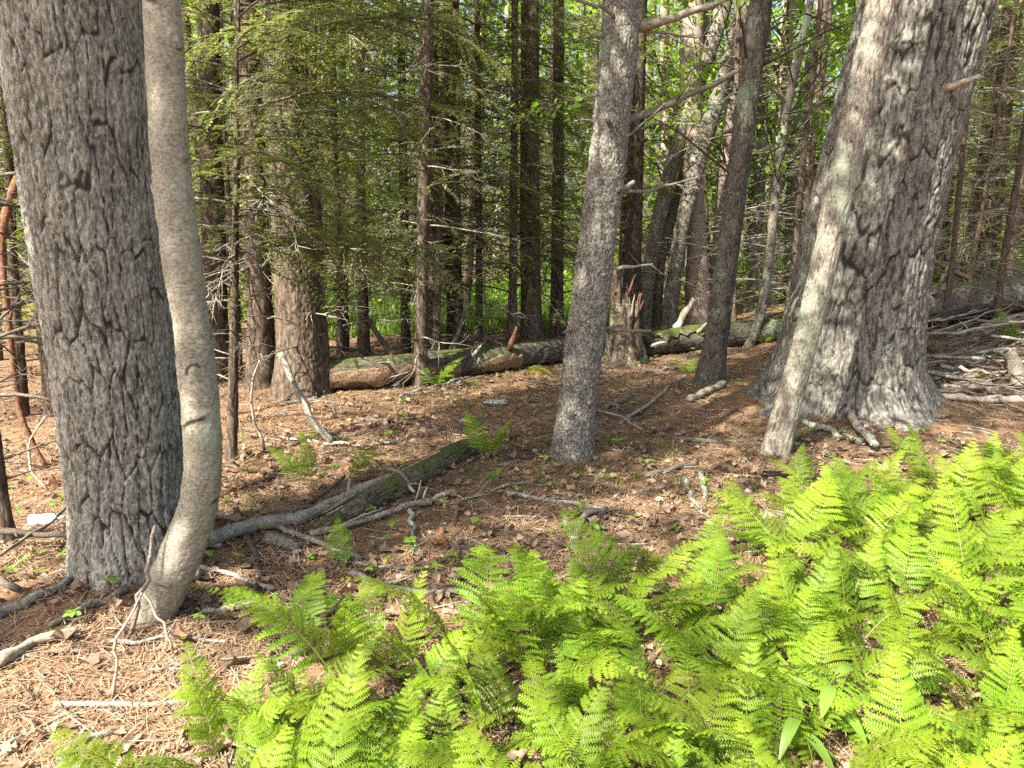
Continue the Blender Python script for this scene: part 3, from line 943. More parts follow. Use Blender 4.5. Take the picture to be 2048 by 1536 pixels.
# the scaly spruce in the middle with dead limbs
ce, ce_loc, ce_r = traced_tree('spruce_tree', 'grey scaly spruce trunk studded with short dead limbs, standing alone mid clearing', 'tree',
    [(1142, 920, 84), (1158, 780, 74), (1175, 640, 74), (1193, 500, 73), (1212, 350, 73), (1230, 180, 74), (1246, 0, 76)], 'spruce', relief_scaly, 14, 150, 0.010, 9, 0.50, 0.075, 5, phase=1.0)
add_crown(ce, ce_loc, PCROWN[2], 1.0, 1.0, mid=8)
cy = ce.location[1]
for k, (pp, w0, w1, dy, tw) in enumerate([
        ([(1262, 60), (1310, 45), (1400, 18), (1475, -12)], 22, 9, -0.15, 0), ([(1240, 55), (1225, 28), (1200, 14), (1150, 0)], 14, 5, -0.3, 0),
        ([(1265, 58), (1330, 66), (1402, 76)], 9, 4, 0.1, 1), ([(1216, 70), (1190, 74), (1155, 80)], 8, 3, -0.2, 0),
        ([(1250, 243), (1290, 228), (1345, 205), (1420, 172), (1480, 138)], 18, 9, 0.1, 2), ([(1180, 330), (1260, 270), (1345, 195)], 6, 3, -0.35, 0),
        ([(1222, 252), (1214, 240)], 11, 8, -0.22, 0), ([(1196, 248), (1170, 240), (1150, 242)], 6, 2, -0.1, 0), ([(1222, 388), (1240, 380), (1268, 364)], 17, 10, -0.25, 0),
        ([(1240, 385), (1300, 381), (1350, 366), (1412, 350)], 9, 4, -0.05, 1), ([(1212, 535), (1260, 534), (1306, 528)], 9, 4, -0.1, 2),
        ([(1172, 528), (1152, 522)], 10, 6, -0.1, 0), ([(1176, 588), (1142, 588)], 9, 5, -0.1, 0), ([(1158, 655), (1142, 657), (1127, 666)], 10, 5, -0.12, 0),
        ([(1196, 654), (1245, 660), (1302, 662)], 11, 6, -0.05, 1), ([(1208, 658), (1216, 690), (1220, 738)], 8, 5, 0.0, 1), ([(1207, 660), (1202, 700), (1199, 730)], 6, 4, -0.05, 0),
        ([(1160, 712), (1166, 714), (1158, 742)], 6, 3, -0.2, 0), ([(1170, 798), (1180, 806)], 12, 9, -0.2, 0), ([(1184, 742), (1210, 748), (1240, 762)], 9, 6, -0.1, 0),
        ([(1186, 818), (1225, 828), (1255, 842), (1285, 860)], 7, 4, 0.0, 0), ([(1163, 830), (1165, 845)], 5, 3, -0.2, 0), ([(1164, 655), (1166, 675)], 5, 3, -0.2, 0)]):
    limb(ce, pp, w0, w1, cy, dy=dy, seed=k, twigs=tw, wob=0.012)

# the great leaning pine at the right
rp, rp_loc, rp_r = traced_tree('pine_tree', 'huge dark leaning pine trunk with flared roots and a single pale broken limb', 'tree',
    [(1688, 825, 290), (1700, 700, 268), (1722, 560, 256), (1755, 400, 250), (1800, 200, 246), (1850, 0, 250)], 'pine_dark', relief_pine, 19, 340, 0.010, 12, 0.42, 0.20, 5, dict(cw=0.075, ch=0.42, depth=0.026, fine=1.8, wid0=0.17), phase=0.6)
add_crown(rp, rp_loc, PCROWN[1], 0.4, 1.0, mid=10)
ry = rp.location[1]
limb(rp, [(1880, 183), (1915, 168), (1960, 153)], 15, 11, ry - 0.45, 'dead_pale', 'broken_limb', -0.2)

# slender lichen-covered stem right in front of it
le, le_loc, le_r = traced_tree('maple_tree', 'slender leaning stem streaked with pale green lichen against the huge dark pine', 'tree',
    [(1548, 915, 58), (1578, 800, 50), (1612, 680, 47), (1645, 540, 50), (1680, 380, 53), (1718, 200, 55), (1765, -10, 58)], 'lichen', relief_ridge, 10, 90, 0.014, 15, 0.35, 0.06, 4, dict(depth=0.005, cw=0.03))
add_crown(le, le_loc, MCROWN[1], 2.0, 1.0, mid=6).location[2] = 2.2

# lichen-spotted maple between spruce and pine
me_, me_loc, _r = traced_tree('maple_tree', 'straight lichen-spotted maple trunk between the grey spruce and the leaning pine', 'tree',
    [(1418, 768, 62), (1432, 680, 48), (1449, 560, 44), (1470, 400, 43), (1492, 220, 43), (1522, 0, 44)], 'maple', relief_ridge, 12, 70, 0.018, 21, 0.35, 0.10, 5, dict(depth=0.006))
add_crown(me_, me_loc, MCROWN[1], 0.3, 1.0, mid=6)

# the pine pair at mid left
mp, mp_loc, _r = traced_tree('pine_tree', 'tall straight brown pine trunk rising behind hemlock boughs, mossy at its foot', 'tree',
    [(604, 800, 118), (602, 700, 96), (594, 560, 86), (584, 400, 82), (573, 200, 80), (556, 0, 78)], 'hemlock', relief_pine, 17, 130, 0.014, 25, 0.22, 0.14, 5, dict(cw=0.05, ch=0.22, depth=0.012))
add_crown(mp, mp_loc, CROWN[3][0], 0.4, 1.25, mid=6)
tw, tw_loc, _r = traced_tree('pine_tree', 'short thick second stem pressed against the tall brown pine near the log', 'tree',
    [(642, 788, 52), (640, 700, 36), (633, 560, 32), (629, 430, 30), (625, 300, 26), (620, 0, 22)], 'hemlock', relief_ridge, 9, 40, 0.03, 27, 0.3, 0.12, 4)
add_crown(tw, tw_loc, CROWN[1][1], 0.4, 1.0, 'dead_limbs')

# hemlocks and maples one can follow to their feet
HEM = [
 ('small dark hemlock stem with bare twigs just right of the curved sapling', [(462, 922, 24), (466, 800, 20), (468, 640, 18), (470, 480, 15), (474, 300, 12), (473, 130, 10), (476, 0, 8)], None, 7.0, 'dead'),
 ('dark hemlock trunk close behind the curved sapling', [(432, 770, 56), (430, 600, 48), (424, 350, 46), (416, 0, 44)], 1, 12, 'hemlock'),
 ('dark hemlock trunk shouldering the tall brown pine from behind', [(524, 778, 64), (520, 600, 48), (508, 350, 46), (496, 0, 46)], 3, 13, 'hemlock'),
 ('brown hemlock trunk visible left of the thick furrowed pine', [(112, 832, 46), (100, 740, 34), (82, 600, 28), (64, 450, 26), (40, 200, 24), (20, 0, 24)], 2, 11, 'hemlock'),
 ('thin dark hemlock stem left of the thick furrowed pine, beside a brown one', [(46, 835, 26), (38, 700, 20), (26, 520, 18), (10, 200, 16)], 3, 9, 'hemlock'),
 ('thin tan-lit hemlock stem behind the bark-stripped log', [(690, 705, 20), (688, 600, 18), (686, 400, 16), (684, 0, 14)], 3, 10, 'hemlock'),
 ('dark hemlock stem over the bark-stripped log, near the tan-lit one', [(727, 712, 28), (726, 600, 22), (722, 400, 20), (718, 0, 18)], 2, 11, 'hemlock'),
 ('slim hemlock stem behind the log, left of the twin trunks', [(812, 722, 22), (810, 560, 18), (806, 300, 17), (800, 0, 16)], 0, 10, 'hemlock'),
 ('hemlock trunk standing in front of the log by a dark fern', [(838, 775, 36), (842, 690, 26), (846, 500, 25), (850, 250, 25), (856, 0, 24)], 1, 12, 'hemlock'),
 ('hemlock trunk behind the log, pressed close to the one in front', [(862, 722, 26), (866, 560, 20), (868, 300, 18), (870, 0, 16)], 3, 11, 'hemlock'),
 ('sunlit reddish hemlock trunk with a broken white stub at its foot', [(914, 712, 44), (910, 620, 34), (906, 450, 33), (905, 250, 31), (903, 0, 30)], 3, 13, 'hemlock'),
 ('thin hemlock pole between two thicker trunks at the clearing edge', [(958, 706, 16), (958, 500, 14), (956, 250, 12), (954, 0, 11)], 0, 9, 'hemlock'),
 ('pale slim hemlock pole left of the broad dark trunk', [(1022, 712, 22), (1026, 560, 18), (1028, 350, 16), (1030, 0, 14)], 2, 9, 'hemlock'),
 ('broad dark hemlock trunk with one reddish lit edge behind the log', [(1064, 705, 54), (1062, 600, 42), (1060, 400, 40), (1060, 200, 38), (1060, 0, 36)], 1, 13, 'hemlock'),
 ('dark hemlock trunk half hidden by the grey spruce', [(1112, 680, 34), (1114, 560, 26), (1116, 350, 24), (1118, 0, 22)], 3, 12, 'hemlock'),
 ('dark hemlock trunk rising behind the broken stump', [(1262, 668, 44), (1266, 500, 34), (1272, 300, 32), (1280, 0, 30)], 3, 12, 'hemlock'),
 ('slender twig-thin hemlock with curved foot left of the leaning pine', [(1496, 695, 18), (1518, 640, 20), (1536, 540, 18), (1552, 380, 17), (1574, 220, 16), (1618, 20, 15)], None, 8, 'maple'),
 ('dark slim trunk leaning behind the lichen-streaked stem', [(1582, 600, 30), (1582, 480, 26), (1590, 330, 27), (1612, 180, 27), (1652, 0, 26)], None, 11, 'maple'),
 ('pale hemlock trunk beyond the fallen log at the brush heap', [(1958, 572, 34), (1962, 460, 24), (1972, 300, 22), (1990, 0, 20)], 0, 11, 'hemlock'),
 ('dark hemlock trunk beyond the brush heap beside the leaning pine', [(1880, 566, 26), (1890, 440, 22), (1905, 250, 20), (1925, 0, 18)], 2, 11, 'hemlock'),
]
roots = {}
for k, (lab, pix, crown, top, mat) in enumerate(HEM):
    nm = 'hemlock_tree' if mat != 'maple' else 'maple_tree'
    m = mat if mat != 'dead' else 'hemlock'
    t, loc, _r = traced_tree(nm, lab, 'tree', pix, m, relief_ridge, top, 26, 0.04, 40 + k, 0.3, 0.12, 4, dict(depth=0.007), 'slim trunks at the clearing edge')
    roots[k] = (t, loc)
    if crown is not None:
        add_crown(t, loc, CROWN[crown][0], k * 1.3, random.uniform(0.85, 1.05))
        add_crown(t, loc, CROWN[crown][1], k * 2.1, random.uniform(0.85, 1.1), 'dead_limbs')
    elif mat == 'maple':
        add_crown(t, loc, MCROWN[k % 2], k * 1.3, 0.9)

MAP = [
 ('slanting brown maple stem rising just right of the broken stump', [(1284, 660, 40), (1296, 560, 30), (1318, 440, 29), (1350, 310, 30), (1392, 180, 30), (1448, 10, 30)], 'maple', 0),
 ('second slanting maple stem, crossing in front of the pale trunk', [(1336, 662, 36), (1348, 560, 30), (1370, 430, 30), (1400, 310, 34), (1440, 180, 32), (1492, 0, 30)], 'maple', 1),
 ('dark straight maple stem between the two slanting ones', [(1312, 655, 24), (1324, 500, 22), (1372, 330, 22), (1400, 150, 20), (1420, 0, 18)], 'maple', None),
 ('pale pinkish sunlit tree trunk behind the slanting maples', [(1394, 650, 54), (1394, 560, 46), (1388, 400, 40), (1382, 200, 46), (1384, 0, 46)], 'pale', None),
 ('pale mottled maple trunk just left of the straight lichen-spotted one', [(1436, 640, 34), (1440, 480, 30), (1454, 330, 30), (1468, 180, 28), (1484, 0, 26)], 'pale', 0),
]
for k, (lab, pix, mat, crown) in enumerate(MAP):
    t, loc, _r = traced_tree('maple_tree', lab, 'tree', pix, mat, relief_ridge if mat == 'maple' else relief_smooth, 12, 36, 0.04, 80 + k, 0.3, 0.12, 4, dict(depth=0.006), 'maples behind the stump', sink=0.3)
    if crown is not None:
        add_crown(t, loc, MCROWN[crown], k * 1.9, 1.0)

# boughs of the small near hemlock, each hung by hand
t0, l0 = roots[0]
BM = []
for k in range(4):
    g_ = Geo(); g_.put(BOUGH[k]); BM.append(g_.mesh('hemlock_bough', ['dead_dark', 'hem_leaf'], False))
for k in range(3):
    g_ = Geo(); g_.put(BOUGH_THIN[k]); BM.append(g_.mesh('hemlock_bough', ['dead_dark', 'hem_leaf'], False))
DM = []
for k in range(4):
    g_ = Geo(); g_.put(DEADL[k]); DM.append(g_.mesh('dead_limb', ['dead']))
def hang(root, loc, z, az, el, L, mesh, name='bough', roll=0.0):
    i = np.interp(z, loc[:, 2], np.arange(len(loc)))
    p = np.array([np.interp(i, np.arange(len(loc)), loc[:, a]) for a in range(3)])
    o = link(name, mesh, root, p)
    d = (cos(az) * cos(el), sin(az) * cos(el), sin(el))
    o.rotation_euler = Matrix(basis(d, (0, 0, 1), roll).tolist()).to_euler()
    o.scale = (L, L, L)
for k in range(50):
    z = 1.45 + 2.1 * (k + 0.5) / 50
    az = [0.1, -0.4, 0.4, 2.9, -0.8, 0.2, 0.9, -2.4, -0.2, 0.0][k % 10] + random.uniform(-0.3, 0.3)
    hang(t0, l0, z, az, random.uniform(-0.1, 0.35), random.uniform(0.65, 1.5), BM[k % 7], roll=random.uniform(-0.7, 0.7))
for k in range(26):
    hang(t0, l0, random.uniform(0.3, 2.4), random.uniform(0, 6.28), random.uniform(-0.5, 0.4), random.uniform(0.3, 0.9), DM[k % 4], 'dead_limb', random.uniform(-1, 1))
# dark stub of a trunk at the very left edge
es, es_loc, _r = traced_tree('hemlock_tree', 'dark leaning trunk cut by the edge of the view, beside a white plastic bottle', 'tree',
    [(14, 1090, 46), (4, 1020, 32), (-12, 900, 28), (-30, 760, 26), (-80, 400, 24), (-130, 0, 22)], 'hemlock', relief_ridge, 9, 30, 0.03, 33, 0.3, 0.1, 4)
add_crown(es, es_loc, CROWN[3][1], 0.5, 0.9, 'dead_limbs')

# unseen pine added left of the view, placed so trunk and crown throw shade
def side_tree(x, y, label, crown, r, rot):
    z = float(H(x, y))
    t = thing('pine_tree', label, 'tree', (x, y, z))
    V, F, F3, cr = trunk(np.array([(0, 0, -0.2), (0.03, 0.02, 3), (0, 0, 7), (0, 0, 12)]), [r * 1.15, r, r * 0.7, r * 0.2], 60, np.r_[np.arange(0, 5, 0.03), np.linspace(5.2, 12.1, 12)], relief_pine, 333, 0.2, 0.12, 5)
    g = Geo()
    g.add(V, F, F3, 0, 0.5, crack=cr)
    link('trunk', g.mesh('pine_trunk', ['pine']), t)
    c = link('crown', crown, t)
    c.rotation_euler = (0, 0, rot)
side_tree(-5.15, -0.45, 'unseen pine added left of the view, its crown placed to shade the spruce', PCROWN[3], 0.27, 0.0)

# ------------------------------------------------------------------ trees further back
def tree_meshes():
    out = []
    for k in range(4):
        r = np.random.default_rng(600 + k)
        z = np.array([-0.3, 0, 1.5, 3.5, 6, 9, 13])
        x = np.cumsum(r.normal(size=7) * 0.05)
        y = np.cumsum(r.normal(size=7) * 0.05)
        x -= x[1]
        y -= y[1]
        rad = np.array([1.25, 1.05, 0.92, 0.84, 0.72, 0.5, 0.15]) * 0.1
        V, F, F3, cr = trunk(np.stack([x, y, z], -1), rad, 14, np.r_[np.arange(0, 7, 0.12), np.linspace(7.2, 13.2, 8)], relief_ridge, 610 + k, 0.35, 0.15, 4, dict(depth=0.008, cw=0.045))
        ge = Geo()
        ge.add(V, F, F3, 0, 0.5, crack=cr)
        out.append(ge)
    return [g.mesh('far_trunk', ['hemlock']) for g in out], [g.mesh('far_maple_trunk', ['maple']) for g in out], [g.mesh('far_pale_trunk', ['pale']) for g in out]
FT, FM, FP = tree_meshes()
spots = []
def free(x, y, dmin):
    return all((x - a) ** 2 + (y - b) ** 2 > dmin * dmin for a, b, *_ in TREE_SPOTS + spots)
tries = 0
rb = random.Random(5)
while len(spots) < 104 and tries < 6000:
    tries += 1
    dist = 8.6 + 34 * rb.random() ** 1.5
    ang = radians(rb.uniform(-38, 38))
    x, y = dist * sin(ang), dist * cos(ang)
    px = 1024 + FPX * x / y
    if 640 < px < 1130 and dist < 12.5:
        continue
    if px < 640 and dist < 9.6:
        continue
    if 1130 < px and dist < 12:
        continue
    if free(x, y, 0.75 + 0.03 * dist):
        kind = 'hemlock' if rb.random() < (0.8 if px < 1250 or px > 1750 else 0.55) or (px < 1200 and dist < 18) else 'maple'
        spots.append((x, y, px, dist, kind))
for (px_, d_) in [(1330, 15), (1420, 18.8), (1540, 14.5), (1600, 19.5), (1150, 19), (960, 20), (780, 21), (1910, 15.5), (2010, 13.5)]:
    y_ = d_ / math.hypot(1, (px_ - 1024) / FPX)
    spots.append((y_ * (px_ - 1024) / FPX, y_, px_, d_ + 3, 'maple' if px_ < 1800 else 'hemlock'))
spots.sort(key=lambda s_: s_[2])
cnt = {'hemlock': 0, 'maple': 0}
for i, (x, y, px, dist, kind) in enumerate(spots):
    k = cnt[kind]
    cnt[kind] += 1
    z = float(H(x, y))
    if kind == 'hemlock':
        lab = 'dim slim hemlock of the dense stand behind the clearing, %s hemlock from the left there' % ordinal(k)
    else:
        lab = 'leafy bright green broadleaf tree deep behind the clearing, %s one from the left' % ordinal(k)
    t = thing(kind + '_tree' if kind == 'hemlock' else 'broadleaf_tree', lab, 'tree', (x, y, z), 'dense stand of trees behind the clearing')
    s_ = rb.uniform(0.6, 1.35) * (1.0 if dist < 20 else 1.25)
    hz = rb.uniform(0.9, 1.15)
    tr = link('trunk', (FT if kind == 'hemlock' else (FM if rb.random() < 0.5 else FP))[i % 4], t)
    tr.scale = (s_, s_, hz)
    tilt = Euler((rb.uniform(-0.05, 0.05), rb.uniform(-0.06, 0.06), rb.uniform(0, 6.28)))
    tr.rotation_euler = tilt
    if kind == 'hemlock':
        if rb.random() < 0.58:
            c = link('crown', CROWN[(i * 7 + 1) % 4][0], t)
            c.rotation_euler = Euler((tilt.x, tilt.y, rb.uniform(0, 6.28)))
            c.scale = [rb.uniform(0.9, 1.2)] * 3
        d_ = link('dead_limbs', CROWN[(i * 5 + 2) % 4][1], t)
        d_.rotation_euler = Euler((tilt.x, tilt.y, rb.uniform(0, 6.28)))
    else:
        c = link('crown', FCROWN[i % 3] if dist > 15 else MCROWN[i % 2], t)
        c.rotation_euler = Euler((0, 0, rb.uniform(0, 6.28)))
        c.scale = [rb.uniform(0.9, 1.25)] * 3

# thin bare poles between the trunks
rp2 = random.Random(31)
poles = []
tries = 0
while len(poles) < 46 and tries < 4000:
    tries += 1
    dist = 8.4 + 16 * rp2.random() ** 1.3
    px = rp2.choice([rp2.uniform(0, 130), rp2.uniform(380, 1130), rp2.uniform(380, 1130), rp2.uniform(1220, 1620), rp2.uniform(1850, 2048)])
    y = dist / math.hypot(1, (px - 1024) / FPX)
    x = y * (px - 1024) / FPX
    if 1150 < px < 1480 and dist < 11:
        continue
    if free(x, y, 0.45) and all((x - a) ** 2 + (y - b) ** 2 > 0.2 for a, b, _ in poles):
        poles.append((x, y, px))
poles.sort(key=lambda p_: p_[2])
for i, (x, y, px) in enumerate(poles):
    t = thing('dead_pole_tree', 'thin bare twiggy pole behind the clearing, %s such pole from the left' % ordinal(i), 'tree', (x, y, float(H(x, y))), 'thin bare poles in the stand')
    s_ = rp2.uniform(0.25, 0.5)
    tr = link('trunk', FT[i % 4], t)
    tr.scale = (s_, s_, rp2.uniform(0.5, 0.9))
    tilt = Euler((rp2.uniform(-0.07, 0.07), rp2.uniform(-0.1, 0.1), rp2.uniform(0, 6.28)))
    tr.rotation_euler = tilt
    d_ = link('dead_limbs', CROWN[i % 4][1], t)
    d_.rotation_euler = Euler((tilt.x, tilt.y, rp2.uniform(0, 6.28)))
    d_.scale = [rp2.uniform(0.6, 1.0)] * 3

# broadleaf wood that closes the view, one mass of leaves behind the stand
def far_wood():
    r = np.random.default_rng(77)
    ge = Geo()
    n = 62000
    ang = np.radians(r.uniform(-46, 46, n))
    dist = r.uniform(36, 62, n)
    cl = r.integers(0, 700, n)
    ca, cd, cz = np.radians(r.uniform(-46, 46, 700)), r.uniform(30, 66, 700), r.uniform(0, 15, 700)
    a, dd, zz = ca[cl] + r.normal(size=n) * 0.018, cd[cl] + r.normal(size=n) * 1.0, cz[cl] + r.normal(size=n) * 0.8
    p = np.stack([np.sin(a) * dd, np.cos(a) * dd, zz + H(np.sin(a) * dd, np.cos(a) * dd)], -1)
    d = r.normal(size=(n, 3))
    d /= np.linalg.norm(d, axis=1)[:, None]
    w = np.cross(d, np.array([0, 0, 1.0]) + 0.7 * r.normal(size=(n, 3)))
    w /= np.linalg.norm(w, axis=1)[:, None]
    s = 0.36 * r.uniform(0.6, 1.3, n)[:, None]
    V = np.stack([p, p + d * s * 0.45 + w * s * 0.36, p + d * s, p + d * s * 0.45 - w * s * 0.36], 1).reshape(-1, 3)
    ge.add(V, np.arange(4 * n).reshape(-1, 4), None, 0, np.repeat(r.random(n), 4))
    o = link('distant_foliage', ge.mesh('distant_foliage', ['maple_leaf'], False))
    tag(stuff(o), 'bright green mass of far leaves closing the wood behind the trunks', 'foliage')
far_wood()

def understory():
    r = np.random.default_rng(78)
    n, nc = 40000, 320
    ca, cd = np.radians(r.uniform(-40, 40, nc)), r.uniform(13.5, 38, nc)
    ch = r.uniform(0.15, 1.1, nc)
    cl = r.integers(0, nc, n)
    x = np.sin(ca[cl]) * cd[cl] + r.normal(size=n) * 0.6
    y = np.cos(ca[cl]) * cd[cl] + r.normal(size=n) * 0.6
    p = np.stack([x, y, H(x, y) + ch[cl] * r.random(n)], -1)
    d = r.normal(size=(n, 3)) * np.array([1, 1, 0.5])
    d /= np.linalg.norm(d, axis=1)[:, None]
    w = np.cross(d, np.array([0, 0, 1.0]) + 0.5 * r.normal(size=(n, 3)))
    w /= np.linalg.norm(w, axis=1)[:, None]
    s = 0.10 * r.uniform(0.6, 1.3, n)[:, None]
    V = np.stack([p, p + d * s * 0.45 + w * s * 0.36, p + d * s, p + d * s * 0.45 - w * s * 0.36], 1).reshape(-1, 3)
    ge = Geo()
    ge.add(V, np.arange(4 * n).reshape(-1, 4), None, 0, np.repeat(r.random(n), 4))
    tag(stuff(link('understory_leaves', ge.mesh('understory_leaves', ['maple_leaf'], False))), 'low green leafy undergrowth among the far trunks', 'undergrowth')
understory()

# sunlit grass and low green cover beyond the fallen log
def blades(name, label, n, sampler, h0, h1, w, mat, seed):
    r = np.random.default_rng(seed)
    x, y = sampler(r, n)
    z = H(x, y)
    a = r.uniform(0, 2 * pi, n)
    h = r.uniform(h0, h1, n)
    lean = r.uniform(0.1, 0.7, n) * h
    dx, dy = np.cos(a), np.sin(a)
    p0 = np.stack([x, y, z - 0.01], -1)
    wv = np.stack([-dy, dx, np.zeros(n)], -1) * (w * r.uniform(0.6, 1.3, n))[:, None]
    p1 = p0 + np.stack([dx * lean * 0.35, dy * lean * 0.35, h * 0.6], -1)
    p2 = p0 + np.stack([dx * lean, dy * lean, h], -1)
    V = np.stack([p0 - wv * 0.6, p0 + wv * 0.6, p1 + wv, p1 - wv, p2], 1).reshape(-1, 3)
    k = np.arange(n) * 5
    ge = Geo()
    ge.add(V, np.stack([k, k + 1, k + 2, k + 3], -1), np.stack([k + 3, k + 2, k + 4], -1), 0, np.repeat(r.random(n), 5))
    return tag(stuff(link(name, ge.mesh(name, [mat], False))), label, 'grass')
def samp_far(r, n):
    a = np.radians(r.uniform(-16, 8, n))
    d = r.uniform(11.0, 24, n)
    x, y = np.sin(a) * d, np.cos(a) * d
    keep = vnoise(np.stack([x * 0.5, y * 0.5, x * 0], -1), 8) > -0.45
    x, y = np.where(keep, x, x * 0.3 - 1.0), np.where(keep, y, 14 + (y % 3))
    return x, y
blades('understory_grass', 'sunlit green ground cover on the forest floor beyond the fallen log', 26000, samp_far, 0.06, 0.26, 0.012, 'grass', 501)

# ------------------------------------------------------------------ fallen logs, stump
def log(name, label, pix, lift, mat, relief, nu, seed, kw={}, cat='log', sinkf=0.25, wscale=1.0):
    pts, rad = [], []
    for (px, py, w) in pix:
        q = G(px, py)
        r = wpx(w, q) / 2 * wscale
        q = q + np.array([0, r * 0.6, 0])
        q[2] = H(q[0], q[1]) + r * (1 - sinkf) + lift
        pts.append(q)
        rad.append(r)
    pts = np.array(pts)
    base = pts.mean(0)
    root = thing(name, label, cat, base)
    loc = pts - base
    L = float(np.sum(np.linalg.norm(np.diff(loc, axis=0), axis=1)))
    V, F, F3, cr = trunk(loc, rad, nu, np.arange(0, L, 0.02), relief, seed, relief_kw=kw)
    ge = Geo()
    ge.add(V, F, F3, 0, 0.5, crack=cr)
    link('bark', ge.mesh(name, [mat]), root)
    return root, loc, np.array(rad)
def stub(root, loc, i0, d, L, r, mat='dead', name='broken_limb', seed=0):
    ge = Geo()
    p = np.asarray(loc)
    d = np.asarray(d, float) / np.linalg.norm(d)
    V, F, F3 = tube([p, p + d * L * 0.5 + np.array([0.01, 0, 0.01]), p + d * L], [r, r * 0.8, r * 0.35], 6, 6, 0.01, seed)
    ge.add(V, F, F3)
    return link(name, ge.mesh(name, [mat]), root)

lg, lg_loc, lg_r = log('fallen_log', 'long fallen log with loose peeling bark and bare orange wood behind the clearing', [(640, 785, 66), (760, 778, 66), (880, 762, 62), (1000, 745, 54), (1100, 728, 50), (1200, 716, 46)], 0.03, 'log', relief_pine, 90, 701, dict(cw=0.08, ch=0.3, depth=0.014))
# bare wood slab where the bark has come away, and the lifted bark sheet over it
def slab(root, loc, rad, i0, i1, a0, a1, off, mat, name, seed):
    q, r = spline(loc, rad, 120)
    lo, hi = int(i0 * 119), int(i1 * 119)
    T, A, B = frames(q)
    q, r, A, B = q[lo:hi], r[lo:hi], A[lo:hi], B[lo:hi]
    m = len(q)
    t = np.linspace(0, 1, m)
    nv = 14
    V = []
    for lay in (0, 1):
        for j in range(nv):
            f = j / (nv - 1)
            edge0 = 0.22 * vnoise(np.stack([t * 9, t * 0 + 1, t * 0 + seed], -1), 5)
            edge1 = 0.30 * vnoise(np.stack([t * 11, t * 0 + 2, t * 0 + seed], -1), 6)
            ta = a0 + edge0 + (a1 + edge1 - a0 - edge0) * f
            rr = r * (1 + off) + 0.004 * vnoise(np.stack([t * 30, np.full(m, j * 0.7), t * 0 + seed], -1), 7) - lay * 0.02
            V.append(q + rr[:, None] * (A * np.cos(ta)[:, None] + B * np.sin(ta)[:, None]))
    V = np.array(V)
    idx = lambda l_, j, i: (l_ * nv + j) * m + i
    F = []
    for i in range(m - 1):
        for j in range(nv - 1):
            F.append((idx(0, j, i), idx(0, j, i + 1), idx(0, j + 1, i + 1), idx(0, j + 1, i)))
            F.append((idx(1, j, i), idx(1, j + 1, i), idx(1, j + 1, i + 1), idx(1, j, i + 1)))
        F.append((idx(0, 0, i), idx(1, 0, i), idx(1, 0, i + 1), idx(0, 0, i + 1)))
        F.append((idx(0, nv - 1, i), idx(0, nv - 1, i + 1), idx(1, nv - 1, i + 1), idx(1, nv - 1, i)))
    ge = Geo()
    ge.add(V.reshape(-1, 3), F)
    return link(name, ge.mesh(name, [mat]), root)
# the angle that faces the camera is found from the frame itself
def face_angle(loc, tilt):
    q, r = spline(loc, np.ones(len(loc)), 120)
    T, A, B = frames(q)
    d = np.array([0, -cos(tilt), sin(tilt)])
    return math.atan2(float(np.dot(B[60], d)), float(np.dot(A[60], d)))
def face_pair(loc, t0, t1):
    a, b = face_angle(loc, t0), face_angle(loc, t1)
    return a, a + (b - a + pi) % (2 * pi) - pi
fa, fb = face_pair(lg_loc, -0.60, 0.15)
slab(lg, lg_loc, lg_r, 0.02, 0.46, min(fa, fb), max(fa, fb), 0.13, 'bare', 'bare_wood', 1)
slab(lg, lg_loc, lg_r, 0.52, 0.66, min(fa, fb), max(fa, fb), 0.13, 'bare', 'bare_wood', 3)
stub(lg, lg_loc[3] + np.array([0.1, -0.05, 0.1]), 0, (0.25, -0.2, 0.8), 0.28, 0.035, 'dead_red', seed=2)
stub(lg, lg_loc[2] + np.array([0.35, -0.1, 0.12]), 0, (0.5, -0.3, 0.7), 0.16, 0.02, 'dead_pale', seed=4)
stub(lg, lg_loc[1] + np.array([0.1, -0.12, 0.08]), 0, (-0.3, -0.8, 0.3), 0.2, 0.018, 'dead', seed=5)

l2, l2_loc, l2_r = log('fallen_log', 'fallen log right of the broken stump with a split mossy upper side', [(1290, 716, 46), (1370, 706, 50), (1460, 695, 48), (1545, 684, 46), (1640, 676, 42)], 0.04, 'log', relief_pine, 70, 711, dict(cw=0.07, ch=0.3, depth=0.012))
fa, fb = face_pair(l2_loc, 0.5, 1.35)
slab(l2, l2_loc, l2_r, 0.02, 0.40, min(fa, fb), max(fa, fb), 0.13, 'rot', 'split_wood', 6)
stub(l2, l2_loc[1] + np.array([0.15, -0.08, 0.10]), 0, (0.6, -0.3, 0.7), 0.25, 0.03, 'dead_pale', seed=6)
stub(l2, l2_loc[0] + np.array([0.05, -0.14, 0.0]), 0, (0.9, -0.4, 0.35), 0.22, 0.022, 'dead_pale', seed=7)

l3, l3_loc, l3_r = log('fallen_log', 'thick grey fallen log behind the brush heap beside the leaning pine', [(1790, 668, 80), (1900, 655, 80), (2000, 640, 76), (2120, 622, 74)], 0.10, 'log', relief_ridge, 80, 721, dict(depth=0.008, cw=0.04))
stub(l3, l3_loc[0] + np.array([0.5, -0.05, 0.2]), 0, (0.5, 0.2, 0.9), 0.8, 0.03, 'dead_dark', seed=8)
stub(l3, l3_loc[1] + np.array([0.5, 0.1, 0.25]), 0, (-0.9, 0.3, 0.45), 0.9, 0.04, 'dead_dark', seed=9)
stub(l3, l3_loc[0] + np.array([0.35, -0.05, 0.25]), 0, (0.05, 0, 1), 0.13, 0.02, 'dead_pale', seed=10)

